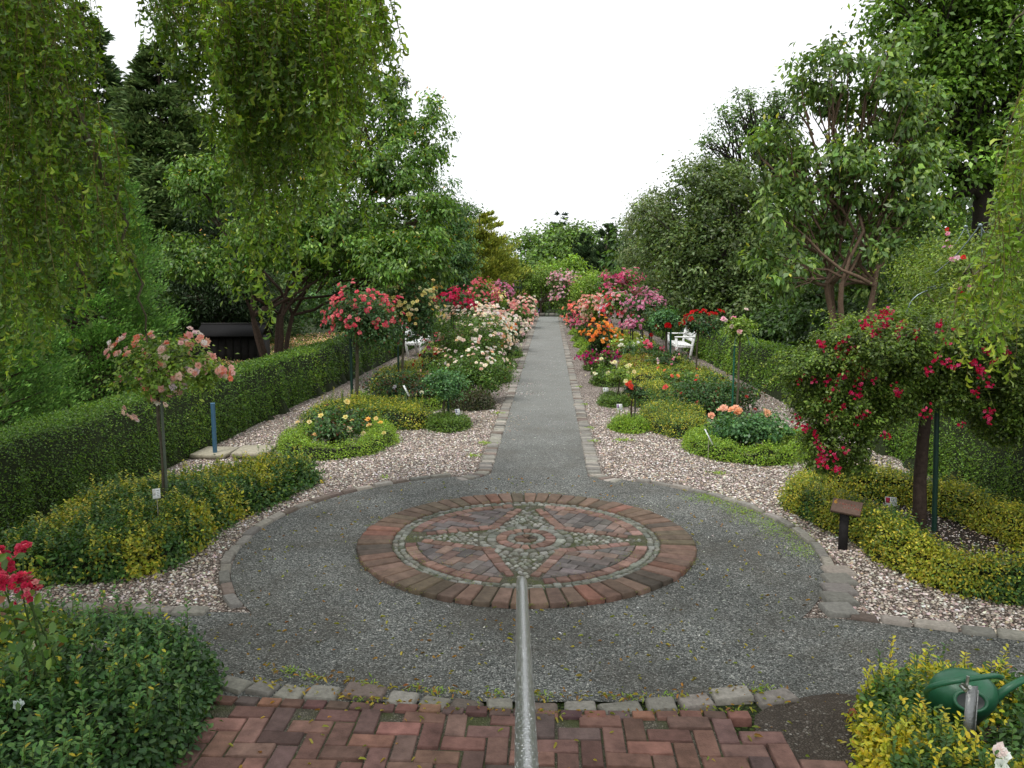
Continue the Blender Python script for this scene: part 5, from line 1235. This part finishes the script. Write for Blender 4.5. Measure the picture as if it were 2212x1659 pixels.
# the green bower and climbers closing the path
tree("vine_bower", "light green bower with a dark hollow at the end of the path", (-.6, 50.5), [(-1.9, 50.2, 1.7, 1.0, .9, 1.0), (-.6, 50.6, 2.3, 1.1, .9, .6), (.7, 50.4, 2.1, 1.0, .9, .7), (-2.3, 50.3, .9, .7, .8, .9), (1.6, 50.4, 1.3, .9, .9, 1.2), (-.4, 52.4, 1.2, 2.0, .5, 1.2)], 240, 17000, .35, .14,
     [(.09, .16, .035, 3), (.13, .21, .045, 2), (.05, .10, .025, 1)], trunk_r=.08, seed=200, twigs=30, cat="climber")
tree("tall_shrub", "upright light green shoots above the bower at the end of the path", (.6, 53.5), [(.0, 53.5, 2.6, .8, .8, .8), (1.6, 53.5, 2.8, .8, .8, .9), (.9, 53.5, 1.6, 1.6, 1, 1.2)], 160, 7000, .35, .2, [(.12, .22, .04, 3), (.17, .28, .05, 1)], trunk_r=.06, seed=201, twigs=40, cat="shrub")
def climber(name, label, c, lobes, n, leaf, pal, bl_, seed):
    r = np.random.default_rng(seed); t = tree(name, label, c, lobes, max(60, n // 60), n, .26, leaf, pal, trunk_r=.05, stems=3, fork=.3, seed=seed, twigs=30, cat="climbing rose", spread=.4)
    nb, R, bp, zmin = bl_; Ps = []; Ns = []
    for q in lobes:
        P_, N_ = shell_points(r, q[:3], q[3:6], nb // len(lobes), 6, R * 1.6, zmin, .5); Ps.append(P_); Ns.append(N_)
    place_blooms(t, (c[0], c[1], 0), r, np.concatenate(Ps), np.concatenate(Ns), R, bp); return t
climber("climbing_rose", "pale pink climbing rose over the right side of the path's end", (1.0, 42), [bl(1212, 607, 42, 22, 18), bl(1238, 615, 42, 20, 16), bl(1222, 645, 42, 26, 34)], 5000, .10, ROSE_G, (360, .07, PINKW, .0), 210)
climber("climbing_rose", "rose pink climbing rose high on the right in front of the silvery tree", (2.9, 35), [bl(1345, 600, 35, 34, 14), bl(1318, 618, 35, 30, 22), bl(1352, 628, 35, 26, 28), bl(1370, 650, 36, 16, 26)], 5500, .10, ROSE_G, (420, .065, [(.68, .10, .24, 3), (.74, .28, .38, 2)], -.4), 211)
tree("vine_bower", "mound of light green vine between the two climbing roses", (2.2, 40), [bl(1280, 606, 40, 36, 18), bl(1270, 628, 40, 36, 24), bl(1300, 640, 40, 26, 30)], 140, 8000, .24, .11, [(.12, .21, .035, 3), (.16, .26, .05, 2), (.07, .13, .03, 1)], trunk_r=.05, seed=212, twigs=10, cat="climber")
climber("climbing_rose", "yellow green climbing rose with few red and pink flowers over the metal arch", (5.9, 10.3), [bl(2090, 590, 10.3, 70, 50, .6), bl(2170, 640, 10.1, 80, 70, .6), bl(2100, 660, 10.1, 70, 45, .5), bl(2050, 560, 11, 48, 52, .5), bl(2200, 600, 10.3, 60, 60, .6), bl(2140, 570, 10.4, 55, 35, .6), bl(2180, 720, 10, 70, 60, .6), bl(1990, 600, 12.5, 60, 50, .5)],
        26000, .042, [(.09, .15, .035, 3), (.13, .19, .045, 2), (.06, .10, .028, 1.5)], (46, .035, [(.7, .28, .42, 2), (.75, .5, .6, 2), (.6, .02, .03, .8)], -.2), 213)
pg = thing("metal_arch", "grey metal rose arch with zigzag crown at the right edge", "arch", (6.0, 10.6, 0)); l = tuple(pg.location); a = Acc(); PC = (.20, .25, .25)
def tp(pts, Ys, r=.009): tube(a, sm3(np.array([AT(x_, y_, Y_) for (x_, y_), Y_ in zip(pts, Ys)]), 1), r, PC, 7)
tp([(2117, 487), (2085, 530), (2054, 563), (2020, 590)], (10, 10.1, 10.2, 10.3)); tp([(2117, 487), (2136, 520), (2155, 552)], (10, 10, 10)); tp([(2140, 566), (2155, 552), (2185, 525), (2225, 480)], (10, 10, 9.9, 9.8), .011)
tp([(2086, 490), (2072, 515), (2055, 540)], (11.5, 11.5, 11.5), .010); tp([(2086, 490), (2096, 515), (2104, 535)], (11.5, 11.5, 11.5), .010); tp([(2090, 509), (2125, 507), (2160, 505)], (11.4, 10.8, 10), .006)
a.build("zigzag_crown", M_STEEL, pg, l); a = Acc()
g_ = G(1957, 760); tp([(1957, 830), (1958, 700), (1962, 662), (1976, 641), (2003, 627), (2048, 618), (2100, 612)], (10.9,) * 7, .012); tp([(2003, 622), (2038, 614), (2090, 606)], (11.6,) * 3, .009)
tp([(2120, 487), (2122, 700), (2124, 900)], (10, 10, 10), .009); a.build("hoop", M_STEEL, pg, l)
a = Acc()
for q in ((2117, 487, 10), (2086, 490, 11.5)):
    c_ = AT(*q); an = np.arange(8) * pi / 4
    V = np.vstack([[c_ + .028 * np.array([cos(p1) * cos(p2), sin(p1) * cos(p2), sin(p2)]) for p1 in an] for p2 in (-1.2, -.5, .3, 1.0)]); i = np.arange(3)[:, None] * 8; j = np.arange(8)[None]
    a.add(V, np.stack([i + j, i + (j + 1) % 8, i + 8 + (j + 1) % 8, i + 8 + j], -1).reshape(-1, 4), PC); a.add(V[-8:], np.arange(8)[None], PC)
a.build("knob", M_STEEL, pg, l, smooth=True)
for k, (x_, y_) in enumerate(((-2.4, 41.5), (-1.75, 43.5))):
    t = thing("metal_obelisk", ["nearer thin dark metal obelisk in the far left bed", "farther thin dark metal obelisk beside the lavender"][k], "obelisk", (x_, y_, 0), "metal obelisks"); a = Acc()
    for s in range(4):
        an = s * pi / 2 + .5; tube(a, [(x_ + .28 * cos(an), y_ + .28 * sin(an), 0), (x_ + .20 * cos(an), y_ + .20 * sin(an), 2.15)], .014, (.03, .045, .04), 5)
    for z_ in (.6, 1.2, 1.8, 2.15):
        r_ = .28 - .08 * z_ / 2.15; tube(a, [(x_ + r_ * cos(q), y_ + r_ * sin(q), z_) for q in np.linspace(0, 2 * pi, 13)], .010, (.03, .045, .04), 4, False)
    a.build("frame", M_PAINT, t, t.location)
ws = Acc(); x = -1.0                                   # little dry stone edge where the path ends
while x < .9:
    w = rng.uniform(.22, .4); box(ws, (x + w / 2, 48.35 + rng.normal() * .02, .10), (w - .03, .25, .22), palette(rng, GRAN, 1)[0] * .6, rotz(rng.normal() * .05), bev=.04); x += w
tag(ws.build("stone_wall", M_STONE, None, (0, 48.35, 0)), "low row of rough field stones across the end of the path", "stone wall")
F = Field(.42, .3, poly=[(-8.6, 17), (-5.7, 17), (-5.6, 28), (-8.5, 28)], rough=.2, seed=220, nscale=2)
t = planting("flowering_ground_cover", "carpet of tiny pale pink flowers behind the left hedge", "ground cover", F, .06, 15000, [(.10, .16, .04, 2), (.14, .20, .06, 1)], rng, [(.62, .42, .42, 2), (.5, .3, .32, 1)], patch=lambda x, y: rng.random(len(x)) - .62, core_res=.15)
t["kind"] = "stuff"

# ================================================================== CORKSCREW WILLOWS
WP = [(.10, .19, .026, 3), (.14, .235, .035, 2), (.06, .12, .018, 2), (.21, .29, .055, .6)]
WD = [(.045, .095, .018, 3), (.07, .13, .024, 2), (.11, .18, .03, 1)]
def strand(al, tw, p0, L, rg, pal, leaf=.065, step=.016, wig=.05):
    n = max(4, int(L / .10)); t = np.linspace(0, 1, n); ph = rg.uniform(0, 6.28, 3); k = rg.uniform(5, 9)
    p = np.c_[p0[0] + wig * (np.sin(t * L * k + ph[0]) - sin(ph[0])) * (.4 + t), p0[1] + wig * (np.cos(t * L * k + ph[1]) - cos(ph[1])) * (.4 + t), p0[2] - t * L]
    tube(tw, p, np.linspace(.0035, .0012, n), (.16, .13, .05), 3, False)
    m = int(L / step); s = np.sort(rg.uniform(0, 1, m)); q = np.stack([np.interp(s, t, p[:, i]) for i in range(3)], 1)
    an = rg.uniform(0, 2 * pi, m); A = np.c_[np.cos(an), np.sin(an), -rg.uniform(.1, 1.3, m)]; N = unit(np.c_[-np.cos(an) * .3, -np.sin(an) * .3, np.ones(m)] + rg.normal(size=(m, 3)) * .5)
    c = palette(rg, pal, m, .18) * (1 + .15 * rg.normal())
    h = m // 2; l_ = leaf * rg.uniform(.6, 1.3, m)
    leaves(al, q[:h], A[:h], N[:h], l_[:h], l_[:h] * .27, np.clip(c[:h], .004, .9), 'curl', curl=.35)
    leaves(al, q[h:], A[h:], N[h:], l_[h:], l_[h:] * .27, np.clip(c[h:], .004, .9), 'curl', curl=-.30)
def willow(label, base, limbs, strands, seed, pal, leaf, trunk_r=.22, over=None):
    rg = np.random.default_rng(seed); t = thing("corkscrew_willow", label, "willow", (base[0], base[1], 0), "corkscrew willows hanging into the view"); l = tuple(t.location)
    tr = Acc(); tube(tr, wob((base[0], base[1], -.05), (base[0], base[1], 3.2), 8, .2, rg), np.linspace(trunk_r, trunk_r * .75, 8), (.10, .09, .06), 12)
    top = np.array([base[0], base[1], 3.1])
    for lm in limbs:
        pts = sm3(np.array([top] + [np.array(q, float) for q in lm]), 2); pts[1:-1] += rg.normal(size=(len(pts) - 2, 3)) * .03
        tube(tr, pts, trunk_r * .45 * (1 - np.linspace(0, 1, len(pts))) ** 2.2 + .007, (.11, .10, .06), 7)
    tw = Acc(); al = Acc()
    for (p0, L, pl) in strands: strand(al, tw, p0, L, rg, pl, leaf)
    foliage(al, rg, over, 260, 15000, .35, .17, pal, wr=.3, droop=.8, hollow=.1)      # the crown above the viewer
    tr.build("trunk", M_BARK, t, l, smooth=True); tw.build("twigs", M_BARK, t, l); al.build("crown", M_LEAF, t, l); return t
rg = np.random.default_rng(77)
# middle curtain
st = []
def bottom(px):        # how far down the curtain reaches, in photo pixels
    xs = [300, 330, 380, 420, 460, 500, 545, 560, 600, 660, 720, 780, 830, 860]; ys = [60, 110, 190, 280, 400, 520, 580, 580, 520, 480, 440, 350, 240, 130]
    return np.interp(px, xs, ys)
for k in range(500):
    if k % 9 == 0: cpx = 315 + 510 * rg.beta(1.35, 1.15); cY = rg.uniform(5.6, 7.8); cl_ = rg.uniform(.35, 1.05)
    px_ = cpx + rg.normal() * 14; Y_ = cY + rg.normal() * .12; top = AT(px_, rg.uniform(-90, -10), Y_)
    if px_ < 400 and rg.random() < .35: continue
    by = bottom(px_) * np.clip(cl_ * rg.uniform(.7, 1.1), .2, 1.08) + rg.normal() * 18
    bz = AT(px_, max(by, 20), Y_)[2]; st.append((top, top[2] - bz, WD if (480 < px_ < 700 and rg.random() < .6) or px_ < 440 else WP))
for px_, by in ((550, 735), (540, 700), (556, 690), (620, 640), (585, 610), (500, 640), (690, 560), (735, 570), (780, 540), (640, 600), (560, 640)):
    top = AT(px_, 80, 6.0); st.append((top, top[2] - AT(px_, by, 6.0)[2], WP))
lm = [[(-3.6, 4.6, 5.6), (-2.0, 6.6, 5.3), (-1.0, 6.9, 4.9)], [(-4.2, 5.2, 5.4), (-3.2, 6.3, 5.2), (-2.4, 7.2, 5.0)], [(-3.2, 4.4, 5.8), (-1.2, 5.6, 5.5), (-.5, 6.2, 5.0)]]
willow("corkscrew willow whose curly strands hang as a dark curtain left of centre", (-5.2, 2.6), lm, st, 301, WP, .072, .22, [(-3.2, 1.6, 6.6, 2.8, 2.6, .9), (-.6, .6, 7.0, 2.4, 2.6, .8), (-2, 4.0, 6.4, 1.6, 1.2, .5)])
# left curtain
st = []
for k in range(900):
    px_ = rg.uniform(-110, 345)
    if px_ > 110 and rg.random() < .45 + (px_ - 110) / 330: continue
    px_ = px_; Y_ = rg.uniform(4.9, 7.0)
    if px_ < 195: ty = rg.uniform(-120, 500) if rg.random() < .6 else -60
    else: ty = 110 + (px_ - 195) * 2.0 + rg.uniform(0, 330)
    if px_ > 215: ty = max(ty, 250)
    lim = np.interp(px_, [-110, 0, 60, 120, 170, 230, 300, 345], [900, 840, 800, 720, 620, 620, 690, 560])
    by = min(lim * rg.uniform(.85, 1.03), ty + rg.uniform(140, 480)); 
    if by < ty + 60: continue
    top = AT(px_, ty, Y_); st.append((top, top[2] - AT(px_, by, Y_)[2], WP if rg.random() < .5 else WD))
L1 = [AT(-60, -60, 5.6), AT(60, 110, 5.7), AT(170, 240, 5.8), AT(250, 400, 5.9), AT(300, 600, 6.0), AT(318, 740, 6.0)]
L2 = [AT(-80, 100, 5.4), AT(20, 260, 5.5), AT(120, 420, 5.5), AT(180, 600, 5.5)]; L3 = [AT(-40, -100, 6), AT(120, -40, 6.3), AT(190, 60, 6.4)]
willow("corkscrew willow covering the left edge of the picture with mossy green strands", (-7.6, 3.6), [L1, L2, L3], st, 302, WP, .066, .25, [(-6.6, 2.6, 6.6, 2.4, 2.4, 1.0), (-8.5, 3.0, 6.5, 1.6, 1.6, 1.0)])
# right curtain
st = []
for k in range(150):
    px_ = rg.uniform(2060, 2330); Y_ = rg.uniform(4.4, 6.6)
    ty = np.interp(px_, [2040, 2100, 2150, 2212, 2330], [620, 570, 440, 150, -120]) + rg.uniform(0, 200); by = min(np.interp(px_, [2040, 2212, 2330], [760, 830, 860]) * rg.uniform(.75, 1.0), ty + rg.uniform(120, 420))
    if by < ty + 50 or (px_ < 2150 and rg.random() < .45): continue
    top = AT(px_, ty, Y_); st.append((top, top[2] - AT(px_, by, Y_)[2], WP))
for px_, ty, by in ((2075, 600, 828), (2095, 620, 790), (2160, 640, 830), (2185, 600, 812), (2120, 560, 740)):
    top = AT(px_, ty, 5); st.append((top, top[2] - AT(px_, by, 5)[2], [(.22, .30, .06, 1), (.17, .25, .04, 1)]))
R1 = [AT(2330, 300, 5.2), AT(2230, 470, 5.3), AT(2160, 560, 5.3), AT(2090, 590, 5.3)]; R2 = [AT(2380, -60, 5.6), AT(2260, -60, 5.8), AT(2180, 60, 5.9)]
willow("corkscrew willow hanging in at the right edge above the crimson rose tree", (6.4, 4.0), [R1, R2], st, 303, WP, .066, .22, [(5.4, 2.6, 6.6, 2.6, 2.6, 1.0), (3.0, 1.6, 6.9, 1.8, 2.0, .8)])

# ================================================================== LITTER
def litter(name, label, cat, n, area, pal, size, rg, z=.014, curl=.5):
    mt = M_LEAF if name == "fallen_leaves" else M_PETAL
    a = Acc(); Pn = []
    while len(Pn) < n:
        q = area(rg)
        if q is not None: Pn.append(q)
    Pn = np.array(Pn); Pn = np.c_[Pn, np.full(len(Pn), z)] if Pn.shape[1] == 2 else Pn
    an = rg.uniform(0, 6.28, len(Pn)); A = np.c_[np.cos(an), np.sin(an), rg.uniform(-.1, .25, len(Pn))]; N = unit(rg.normal(size=(len(Pn), 3)) * .35 + [0, 0, 1])
    L = size * rg.uniform(.5, 1.3, len(Pn)); leaves(a, Pn, A, N, L, L * .4, palette(rg, pal, len(Pn), .2), 'oval', fold=.5, curl=curl)
    o = a.build(name, mt); return stuff(o, label, cat)
def a_disc(r):
    an = r.uniform(0, 6.28); q = KR * sqrt(r.uniform(0, 1)); return (MC[0] + q * cos(an), MC[1] + q * sin(an))
def a_front(r): return (r.uniform(-2.4, 3.2), r.uniform(3.6, 5.2))
def a_brick(r): return (r.uniform(-1.6, 1.3), r.uniform(3.2, 4.25), .045)
def a_seam(r): x_ = r.uniform(-1.7, 1.35); return (x_, 3.98 + .1 * x_ * x_ + r.choice([0, .17]) + r.normal() * .025, .035)
LIT = [(.24, .22, .04, 3), (.26, .15, .03, 1.5), (.15, .19, .04, 3), (.16, .08, .03, 1)]
litter("fallen_leaves", "small curled yellow willow leaves scattered over the gravel circle", "leaves", 620, a_disc, LIT, .032, rg)
litter("fallen_leaves", "yellow leaves scattered on the grey gravel in front of the stone edging", "leaves", 420, a_front, LIT, .036, rg, z=.010)
litter("fallen_leaves", "yellow leaves lying on the brick paving", "leaves", 90, a_brick, LIT, .034, rg)
litter("fallen_leaves", "leaf litter caught along the old stone edging", "leaves", 420, a_seam, LIT + [(.14, .09, .04, 2)], .032, rg)
PET = [(.62, .60, .56, 3), (.60, .50, .46, 1)]
litter("fallen_petals", "white and blush petals blown over the path", "petals", 900, lambda r: (r.uniform(-1.9, .5), 9.5 + 16 * r.beta(1.5, 1.6)), PET, .022, rg, z=.010)
litter("fallen_petals", "thick drift of pale petals across the path beside the cream roses", "petals", 260, lambda r: (r.uniform(-1.15, -.1), 15.9 + r.normal() * .25 + (1.5 if r.random() < .3 else 0)), PET, .03, rg, z=.012)
litter("fallen_petals", "cream petals on the pebbles under the cream shrub rose", "petals", 380, lambda r: (-1.0 + r.normal() * .3, 12.9 + r.normal() * .6), [(.62, .54, .42, 2), (.6, .46, .36, 1)], .03, rg, z=.012)
litter("white_chips", "single white stone chips in the grey gravel", "stone chips", 420, a_disc, [(.72, .70, .64, 1)], .020, rg, curl=0)
def tuft(n, pts, rg, name, label, h=.045, pal=[(.14, .26, .03, 2), (.20, .30, .05, 1)]):
    a = Acc()
    for (x_, y_, r_, m_) in pts:
        m = m_; p_ = np.c_[x_ + rg.normal(size=m) * r_, y_ + rg.normal(size=m) * r_, np.full(m, .01)]; an = rg.uniform(0, 6.28, m)
        leaves(a, p_, np.c_[np.cos(an), np.sin(an), rg.uniform(.3, 1.4, m)], rg.normal(size=(m, 3)) * .3 + [0, 0, 1], h * rg.uniform(.4, 1.1, m), h * .22, palette(rg, pal, m), curl=.2)
    return stuff(a.build(name, M_LEAF), label, "weeds")
wd = []
for k in range(26): an = rg.uniform(-.15, .75); wd.append((MC[0] + (KR - .10 + rg.normal() * .10) * cos(an), MC[1] + (KR - .10 + rg.normal() * .1) * sin(an), .09, 110))
tuft(0, wd, rg, "grass", "thin moss and grass creeping in along the right arc of the kerb", .022)
wd = [(-.9 + rg.normal() * .03, y_, .05, 60) for y_ in (10.2, 11.0, 13.5)] + [(.62, y_, .04, 50) for y_ in (11.2, 12.2, 14.5, 16.9)] + [(1.05, 11.3, .07, 90), (2.0, 9.4, .05, 60), (-1.9, 9.0, .03, 30)]
tuft(0, wd, rg, "weeds", "small weeds in the pebbles beside the path kerb", .05)
wd = [(-1.62 + k * .17 + rg.normal() * .05, 4.0 + .09 * (-1.62 + k * .17) ** 2 + rg.choice([-.02, .18]), .03, 26) for k in range(18)]
tuft(0, wd, rg, "weeds", "little weeds in the joints of the old stone edging", .035)
wd = []
for k in range(70): an = rg.uniform(0, 6.28); wd.append((MC[0] + 1.48 * cos(an), MC[1] + 1.48 * sin(an), .015, 12))
for k in range(160):
    an = rg.uniform(0, 6.28); q = rg.choice([1.05, 1.16, .95, rg.uniform(.3, 1)]); wd.append((MC[0] + q * cos(an), MC[1] + q * sin(an), .02, 8))
o = tuft(0, wd, rg, "moss", "moss and tiny weeds growing in the joints of the round mosaic", .016, [(.10, .14, .02, 2), (.15, .17, .03, 1)]); o.location.z = .035
# loose pebbles lying on top of the pebble beds nearest the viewer
a = Acc(); rp = np.random.default_rng(9); n = 60000; x_ = rp.uniform(-4.6, 4.4, n); y_ = 5.0 + 11 * rp.beta(1.0, 1.8, n)
d_ = np.hypot(x_ - MC[0], y_ - MC[1]); k = (d_ > KR + .12) & ((y_ < 9.3) | (x_ < PL - .2) | (x_ > PRI + .2)) & (y_ > 5.35 - .30 * np.maximum(x_ - 2.05, 0) * (x_ > 0)) & ((x_ > 1.5) | (x_ < -1.5) | (y_ > 9.0))
x_, y_ = x_[k], y_[k]; n = len(x_); r_ = rp.uniform(.007, .016, n); an = rp.uniform(0, 6.28, n)
base = np.array([(1, 0, 0), (.45, .7, 0), (-.5, .75, 0), (-1, 0, 0), (-.45, -.7, 0), (.5, -.75, 0), (.35, .1, .62), (-.35, -.05, .62)])
v = base[None] * r_[:, None, None] * rp.uniform(.8, 1.2, (n, 8, 1)); V = np.stack([v[..., 0] * np.cos(an)[:, None] - v[..., 1] * np.sin(an)[:, None] + x_[:, None], v[..., 0] * np.sin(an)[:, None] + v[..., 1] * np.cos(an)[:, None] + y_[:, None], v[..., 2] + .002], -1)
b6 = np.arange(n)[:, None] * 8; C = palette(rp, [(.50, .42, .36, 4), (.62, .55, .48, 3), (.30, .23, .19, 3), (.74, .70, .64, 1.5), (.13, .10, .085, 1.5), (.42, .30, .20, 1)], n, .12)
tri = [(0, 1, 6), (5, 0, 6), (2, 3, 7), (3, 4, 7)]; quad = [(1, 2, 7, 6), (4, 5, 6, 7)]
a.add(V, np.concatenate([b6 + np.array([q]) for q in tri]), np.tile(C, (4, 1))); a.f[4] = [np.concatenate([b6 + np.array([q]) for q in quad])]; a.c[4] = [np.tile(C, (2, 1))]
stuff(a.build("loose_pebbles", M_PEBBLE), "pinkish brown and white pebbles covering the beds", "pebbles")
